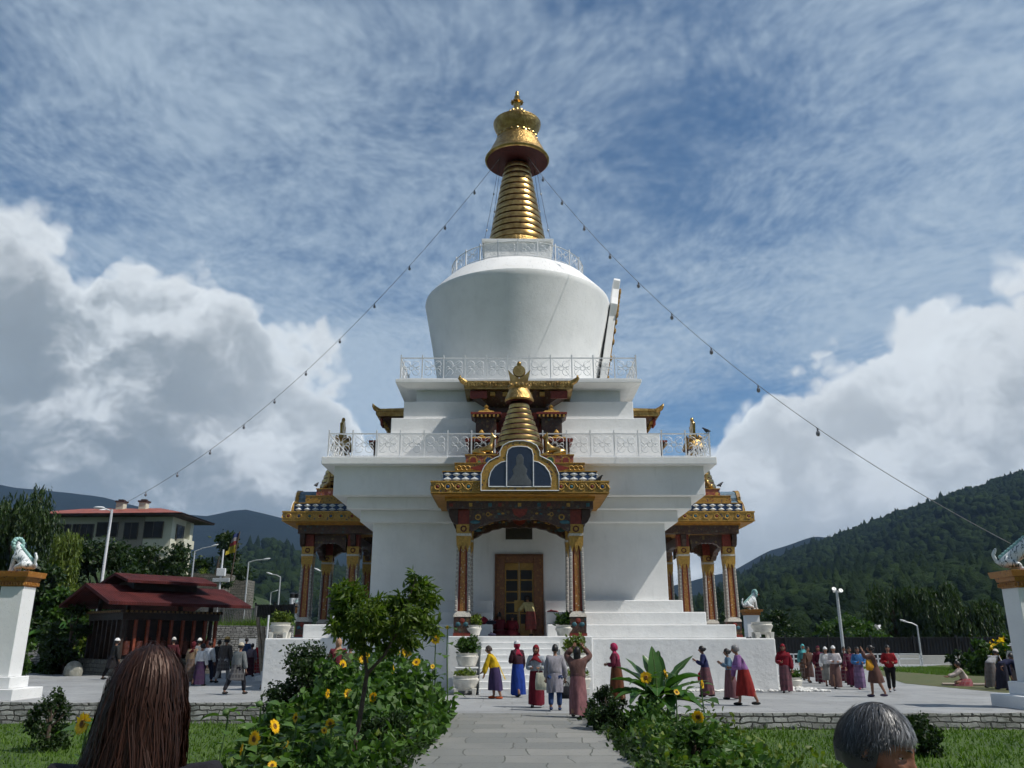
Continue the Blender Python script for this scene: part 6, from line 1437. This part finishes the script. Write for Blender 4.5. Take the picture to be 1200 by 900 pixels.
street_lamp('street lamp on the right lawn with its arm to the left',(1080.5,775),(1077.5,733),62,(1066,729))
def pole(name,label,cat,base,top,Y,w,m=METW):
    b=P(*base,Y); t=P(*top,Y); o=empty(name,b); tag(o,label,cat); q=MB(); q.tube([(0,0,-1.5),(0,0,(t.z-b.z)*.5),(0,0,t.z-b.z)],[w,w*.9,w*.75],10); q.build('pole',m,o,60); return o,t-b
TALL,tt=pole('light_pole','tall plain white pole rising behind the pavilion roof','pole',(118,690),(130,597),47,.085); TALLTOP=Vector((TALL.location.x,47,CH+0)); TALLTOP=TALL.location+Vector((0,0,tt.z))
q=MB(); q.ball((-.75,0,tt.z+.10),(.32,.14,.08),12,8); q.tube([(0,0,tt.z-.1),(-.5,0,tt.z+.08)],.04,6); q.build('lamp_head',METW,TALL,60)
o,t=pole('flood_light','tall floodlight pole standing behind the walking group','lamp',(989,768),(984.5,692),58,.11,GREYM)
q=MB(); q.tube([(-.25,0,t.z-.1),(.25,0,t.z-.1)],.04,6); q.build('crossbar',GREYM,o)
for x,z in ((-.25,.05),(.2,-.05)):
    q=MB(); q.M=Matrix.Translation((x,-.15,t.z+z))@Matrix.Rotation(R(60),4,'X'); q.lathe([(0,-.14),(.07,-.12),(.13,.05),(.15,.09),(.12,.10),(0,.05)],14); q.build('lamp_head',GREYM,o,60)
o,t=pole('sign_pole','white pole with a small box and signs beside the retaining wall','pole',(256,702),(257,644),56,.07)
q=MB(); q.box(-.28,.28,-.12,.12,t.z*.46,t.z*.46+.5); q.build('box',METW,o,bevel=.02); q=MB(); q.box(-.5,.6,-.1,.1,t.z*.34,t.z*.34+.25); q.build('sign',GREYM,o,bevel=.02)
b=P(270.6,670,66); t=P(281,623,66)-b; o=empty('prayer_flag',b); tag(o,'leaning pole with a long coloured prayer flag beside the dark tree','flag')
q=MB(); q.tube([(0,0,-1),t*.5,t],.06,6); q.build('pole',BARK,o)
for i,(c,w) in enumerate((((.05,.07,.2),.5),((.3,.29,.31),.55),((.25,.04,.04),.6),((.3,.28,.05),.6),((.42,.33,.03),.75))):
    a=t*(.97-.10*i); b2=t*(.97-.10*(i+1)); q=MB(); n=5; vs=[];fs=[]
    for k in range(n+1):
        for p in (a,b2): vs.append(p+Vector((-w*k/n,.08*math.sin(k*1.3+i),-.10*k/n*k*.4)))
    for k in range(n): fs.append((2*k,2*k+1,2*k+3,2*k+2))
    vs+=[(v[0],v[1]+.015,v[2]) for v in vs]; fs+=[tuple(x+2*n+2 for x in reversed(f)) for f in fs]; q.add(vs,fs); q.build('flag_panel',fabric(c),o,60)
# ---------------- light strings ----------------
def string(label,a,b,sag,bulbs,r=.011):
    o=empty('light_string',a); tag(o,label,'light string'); n=60; f=lambda t:(b-a)*t+Vector((0,0,-4*sag*t*(1-t)))
    q=MB(); q.tube([f(i/n) for i in range(n+1)],r,5); q.build('wire',mat('grey_cable',(.22,.22,.23),.6),o)
    for t in bulbs:
        p=f(t); q=MB(); q.tube([p,p-Vector((0,0,.10))],.028,6); q.ball(p-Vector((0,0,.18)),(.07,.07,.095),10,7); q.build('bulb',mat('bulb_shell',(.22,.22,.24),.25),o,60)
SPR=P3(.55,-.6,25.62)
string('drooping string of bulbs from the spire down to the pole on the left',P3(-.9,-.5,25.62),TALLTOP,2.3,[.06,.13,.215,.30,.385,.47,.55,.63,.72,.81,.90])
rl=Vector((rp.x-.12,22.0,zat(637,22.0)))
string('drooping string of bulbs from the spire down to the right lion pillar',P3(.55,-.6,25.62),rl,1.9,[.06,.13,.205,.285,.365,.45,.54,.635,.74])
# ---------------- prayer-wheel pavilion ----------------
def pavilion():
    o=empty('prayer_wheel_pavilion',(0,0,0)); tag(o,'dark timber prayer-wheel pavilion with a two-tiered maroon tin roof','pavilion')
    ROOF,N,b,ob=newmat('maroon_tin_roof'); w=N.new('ShaderNodeTexWave'); N.put(w.inputs['Vector'],ob); w.inputs['Scale'].default_value=2.5
    N.put(b.inputs['Base Color'],N.mix(N.ss(N.noise(ob,1.5,5,.6),.3,.7),(.045,.010,.010),(.085,.019,.018))); b.inputs['Roughness'].default_value=.8; b.inputs['Specular IOR Level'].default_value=.15
    bp=N.new('ShaderNodeBump'); bp.inputs['Strength'].default_value=.5; bp.inputs['Distance'].default_value=.03; N.put(bp.inputs['Height'],w.outputs[0]); N.put(b.inputs['Normal'],bp.outputs[0])
    DK=mat('pavilion_timber',(.030,.017,.012),.6,0,.4,4); RP=mat('pavilion_red_post',(.20,.045,.02),.55,0,.3,5)
    c=P(177,760,45.5); o.location=(c.x,45.5,0); o.rotation_euler=(0,0,R(47))
    # long axis along local x; seen from its front-left corner
    W_,D_=2.55,2.1
    q=MB(); q.box(-W_-.2,W_+.2,-D_-.2,D_+.2,-.3,.75); q.build('stone_base',STONED,o,bevel=.03)
    q=MB(); q.box(-W_+.5,W_-.5,-D_+.5,D_-.5,.75,2.75); q.build('inner_wall',DK,o)
    q=MB(); q.box(-W_,W_,-D_,D_,2.62,2.95); q.box(-W_-.12,W_+.12,-D_-.12,D_+.12,2.95,3.08,1)
    for k in range(22):
        x=-W_+.1+k*(2*W_-.2)/21; q.box(x-.05,x+.05,-D_-.2,-D_-.12,2.96,3.06,2)
    for k in range(18):
        y=-D_+.1+k*(2*D_-.2)/17; q.box(W_+.12,W_+.2,y-.05,y+.05,2.96,3.06,2); q.box(-W_-.2,-W_-.12,y-.05,y+.05,2.96,3.06,2)
    q.build('cornice_beam',[DK,DKW,mat('dull_gold',(.18,.11,.04),.6)],o)
    for k in range(9):
        x=-W_+.12+k*(2*W_-.24)/8; q=MB(); q.box(x-.065,x+.065,-D_+.02,-D_+.2,.75,2.62); q.build('post',RP if k>0 else DK,o,bevel=.01)
    for k in range(1,8):
        y=-D_+.12+k*(2*D_-.24)/7
        for s in (-1,1): q=MB(); q.box(s*(W_-.11)-.09,s*(W_-.11)+.09,y-.06,y+.06,.75,2.62); q.build('post',DK,o,bevel=.01)  # end posts take the dark timber colour to paint that side in shade
    for k in range(8):
        x=-W_+.12+(k+.5)*(2*W_-.24)/8; q=MB(); q.lathe([(.05,.9),(.2,.95),(.21,1.6),(.05,1.65),(.03,1.8)],14,0,(x,-D_+.28)); q.build('prayer_wheel',mat('painted_wheel',(.10,.03,.02),.5,.2,.4,9),o,50)
    for k in range(6):
        y=-D_+.5+k*.7
        q=MB(); q.lathe([(.05,.9),(.2,.95),(.21,1.6),(.05,1.65)],14,0,(W_-.28,y)); q.build('prayer_wheel',mat('painted_wheel',(.10,.03,.02)),o,50)
    def gable_roof(hx,hy,z0,z1,th,nm):
        q=MB()
        for s in (-1,1):
            q.add([(-hx,0,z1),(hx,0,z1),(hx,s*hy,z0),(-hx,s*hy,z0),(-hx,0,z1-th),(hx,0,z1-th),(hx,s*hy,z0-th),(-hx,s*hy,z0-th)],[(0,1,2,3),(7,6,5,4),(3,2,6,7),(0,3,7,4),(1,5,6,2)])
        return q.build(nm,ROOF,o,bevel=.01)
    gable_roof(3.75,3.15,3.42,4.40,.16,'roof'); q=MB(); q.box(-1.7,1.7,-.9,.9,4.0,4.55); q.build('roof_lantern',DK,o); gable_roof(2.4,1.75,4.55,4.98,.14,'roof')
    for sx in (-1,1):
        for sy in (-1,1): q=MB(); q.box(sx*2.2-.09,sx*2.2+.09,sy*1.75-.09,sy*1.75+.09,3.08,3.75); q.build('strut',DK,o)
pavilion()
q=MB(); q.ball((0,0,.3),(.45,.35,.5),12,8); o=q.build('boulder',mat('grey_boulder',(.30,.30,.26),.9,0,.4,4,.6,12),None,60,loc=Vector((P(86,785,42).x,42,-.1))); tag(o,'rounded grey boulder at the left end of the pavilion base','rock')
# ---------------- house on the hill ----------------
def house():
    o=empty('house',(0,0,0)); tag(o,'two-storey cream house with a low red roof and two chimneys on the hill','house')
    CR=plaster('cream_render',(.56,.56,.45),.12); TAUP=plaster('taupe_render',(.27,.25,.21),.12)
    RT=mat('rust_red_roof',(.27,.075,.05),.6,0,.3,1.5); EA=mat('dark_eaves',(.05,.03,.028),.7); FR=mat('brown_window_frame',(.10,.085,.06),.6)
    Y=80; L_=P(45,620,Y).x; Rr=P(203,620,Y).x; z1=zat(606,Y); wy=2.4
    o.location=((L_+Rr)/2,Y,0); hw=(Rr-L_)/2; o.rotation_euler=(0,0,R(-3)); z0=z1-6.4
    q=MB(); q.box(-hw,hw,0,wy*2,z0-3,z1); q.build('wall',CR,o)
    def px2(x): return (x-124)*(2*hw)/(203-45)
    q=MB(); q.box(px2(126),px2(170),-.12,-.002,z1-3.1,z1-.02); q.build('wall_panel',TAUP,o)
    q=MB(); q.box(-hw-.03,hw+.03,-.09,-.003,z1-3.35,z1-3.15); q.build('floor_band',CR,o)
    rows=[(58,82,1.9,.7),(84,93,2.1,.7),(94,110,1.9,.7),(114,140,1.75,.55),(147,164,2.0,.6),(170,193,2.0,.5)]
    for i,(a,b,h,dz) in enumerate(rows):
        for st in (0,1):
            zt=z1-dz-st*3.2; xa,xb=px2(a),px2(b); yo=-.13 if i in (3,4) else -.02
            q=MB(); q.box(xa,xb,yo-.09,yo-.001,zt-h*.75-.05,zt+.05); f=q.build('window',FR,o); q=MB(); n=max(2,int((xb-xa)/.8)); 
            for k in range(n): q.box(xa+.06+k*(xb-xa-.06)/n,xa+(k+1)*(xb-xa-.06)/n,yo-.10,yo-.092,zt-h*.75,zt)
            q.build('pane',mat('dim_window_glass',(.012,.012,.012),.25,0,.1,3,spec=.25),f)
    for k in range(1):     # the end wall towards the camera side
        for st in (0,1):
            y=.9+k*3.2; zt=z1-.6-st*3.2; q=MB(); q.box(hw+.001,hw+.09,y,y+1.7,zt-1.5,zt); f=q.build('window',FR,o); q=MB(); q.box(hw+.092,hw+.10,y+.1,y+1.6,zt-1.4,zt-.1); q.build('pane',GLASS,f)
            if k<2: q=MB(); q.box(hw+.001,hw+.5,y+2.1,y+2.7,z0-2,z1-.3); q.build('pilaster',CR,o) if st==0 else None
    q=MB(); q.box(hw+.001,hw+.75,1.2,3.6,z1-2.75,z1-1.95); q.build('balcony',CR,o)
    e=1.5; q=MB(); q.box(-hw-e,hw+e,-e,2*wy+e,z1+.0,z1+.16,1); q.add([(-hw-e-.1,-e-.1,z1+.16),(hw+e+.1,-e-.1,z1+.16),(hw+e+.1,2*wy+e,z1+.16),(-hw-e-.1,2*wy+e,z1+.16),(-hw+2.5,wy,z1+1.2),(hw-2.5,wy,z1+1.2)],[(0,1,5,4),(1,2,5),(2,3,4,5),(3,0,4)],0); rf=q.build('roof',[RT,EA],o)
    for x in (126,154):
        q=MB(); X=px2(x); q.box(X-.36,X+.36,1.6,2.3,z1+.3,z1+1.7); q.box(X-.46,X+.46,1.5,2.4,z1+1.7,z1+1.86,1); q.box(X-.25,X+.25,1.7,2.2,z1+1.86,z1+2.0,1); q.build('chimney',[CR,EA],rf)
    q=MB(); q.ball((px2(108),1.5,z1+.75),(.55,.5,.28),12,8); q.build('satellite_dish',METW,rf,60)
house()
# ---------------- walls and fences on the left ----------------
def wallbox(name,label,x0,x1,Y,y0,y1,m,d=.5,cat='wall',tilt=0):
    a=P(x0,y1,Y); b=P(x1,y1,Y); zt=zat(y0,Y); zb=zat(y1,Y); q=MB(); n=8; r=random.Random(int(x0)); top=[zt+r.uniform(-.05,.05)+tilt*(i/n) for i in range(n+1)]; vs=[];fs=[]
    for i in range(n+1): x=a.x+(b.x-a.x)*i/n; vs+=[(x,0,zb),(x,.03,top[i]),(x,d,top[i]),(x,d,zb)]
    for i in range(n):
        for k in range(4): fs.append((i*4+k,i*4+(k+1)%4,i*4+4+(k+1)%4,i*4+4+k))
    fs+=[(0,1,2,3),(n*4+3,n*4+2,n*4+1,n*4)]; q.add(vs,fs); o=q.build(name,m,loc=(0,Y,0)); tag(o,label,cat); return o
wallbox('retaining_wall','tall grey-brown retaining wall above the pavilion roof',212,254,66,672,745,STONED,3); wallbox('retaining_wall','second stretch of grey retaining wall under the dark tree',262,284,68,680,745,STONED,2)
wallbox('stone_wall','low rubble wall at the edge of the plaza behind the crowd',243,340,52,733,768,STONE); wallbox('stone_wall','short pale rubble wall behind the left lion pillar',-40,62,46,752,790,STONE)
a=P(246,740,53); b=P(345,740,56); q=MB(); q.prism([(a.x,53),(b.x,53),(b.x+2,62),(a.x-2,62)],-.3,zat(734,53),'xy'); tag(q.build('grass_terrace',GRASS),kind='structure'); 
blades('grass',[(a.x,b.x-.2,53.05,60,zat(734,53))],9000,.2,.6,[GB])
def fence(label,x0,x1,Y,yt,zb,n,m,slab=False):
    a=P(x0,yt,Y); b=P(x1,yt,Y); o=empty('fence',(a.x,Y,zb)); tag(o,label,'fence'); Wd=b.x-a.x; H_=a.z-zb
    q=MB(); q.box(0,Wd,-.03,.03,H_-.12,H_-.05); q.box(0,Wd,-.03,.03,.12,.19)
    for i in range(n): x=Wd*(i+.5)/n; q.box(x-.025,x+.025,-.02,.02,.02,H_)
    if slab: q.box(0,Wd,.035,.06,.05,H_-.06)
    q.build('bars',m,o)
    for i in range(max(2,int(Wd/3))+1): x=Wd*i/max(2,int(Wd/3)); q=MB(); q.box(x-.06,x+.06,-.07,.07,0,H_+.1); q.build('post',m,o)
fence('iron bar fence on the grass terrace behind the pavilion',225,300,54,712,zat(734,53),40,mat('grey_iron',(.12,.12,.12),.6)); fence('dark mesh fence behind the left planter',300,345,60,708,0,24,BLK,True)
fence('long black mesh fence along the right edge of the grounds',870,1170,66,746,0,80,BLK,True)
q=MB(); q.box(0,40,0,.3,-.1,.62); tag(q.build('kerb_wall',plaster('pale_concrete',(.45,.45,.42),.15),bevel=.02,loc=(P(1035,770,63.5).x,63.5,0)),'long low pale concrete wall beyond the right-hand grass','wall')
q=MB(); q.box(0,10,0,.06,.45,.52); q.box(0,10,0,.06,.75,.82); 
for i in range(8): q.box(i*1.4,i*1.4+.07,0,.06,0,.82)
tag(q.build('handrail',METW,loc=(P(905,770,58).x,58,0)),'white metal handrail behind the woman in the red shawl','railing')
lawn=[G(1060,801),G(1240,818),G(1300,800),Vector((60,62,0)),Vector((30.5,62,0)),G(1020,787)]
sheet('far_lawn',[(p.x,p.y) for p in lawn],.006,mat('worn_lawn',(.060,.085,.022),.95,0,.5,.9,.8,8,col2=(.10,.095,.045))); pts=[lawn[0],lawn[1]]
xs=[p.x for p in lawn]; blades('grass',[(21,38,42,56,.006)],30000,.05,.16,[GB])
q=MB(); q.box(-.2,5.2,-.05,1.0,.010,.05); tag(q.build('stone_kerb',plaster('kerb_stone',(.30,.24,.19),.2),loc=G(1112,803),rz=R(-24)),'pale stone edging where the pale-shirted person sits','kerb')
# board and props behind the crowd
b=P(289,768,51); q=MB(); q.box(-.03,.03,-.03,.03,0,.6); q.box(-.50,.50,-.045,-.03,.5,1.75); tag(q.build('notice_board',METW,loc=(b.x,51,0)),'blank white notice board behind the crowd on the left','board')
for i,(x,dx,lb) in enumerate(((303,-.5,'longest weathered plank leaning by the left corner of the plinth'),(306,-.35,'shorter weathered plank leaning beside the longest one'))):
    a=P(x,752,38); q=MB(); q.tube([(0,0,0),(dx,.25,2.6-.4*i)],.09,5); tag(q.build('plank',mat('weathered_wood',(.28,.22,.16),.8,0,.3,6),loc=(a.x+.3,38,0)),lb,'plank')
b=P(313,745,31.5); q=MB(); q.tube([(0,0,0),(0,0,2.5)],.035,8); tag(q.build('thin_post',METW,loc=(b.x,31.5,0)),'thin white post behind the left corner of the plinth','post')
# pump house tanks far left of the porch
for x,lb in ((342.5,'left one of two black-topped white tanks behind the fence'),(349,'right one of two black-topped white tanks behind the fence')):
    b=P(x,708,90); o=empty('water_tank',(b.x,90,0)); tag(o,lb,'water tank'); q=MB(); q.lathe([(.30,b.z-4.5),(.30,b.z)],12); q.build('stand',BLK,o); q=MB(); q.lathe([(.32,b.z),(.34,zat(701,90))],14); q.build('tank',METW,o,50); q=MB(); q.lathe([(.34,zat(700.8,90)),(.34,zat(696,90)),(.1,zat(694.5,90))],14); q.build('lid',BLK,o,50)
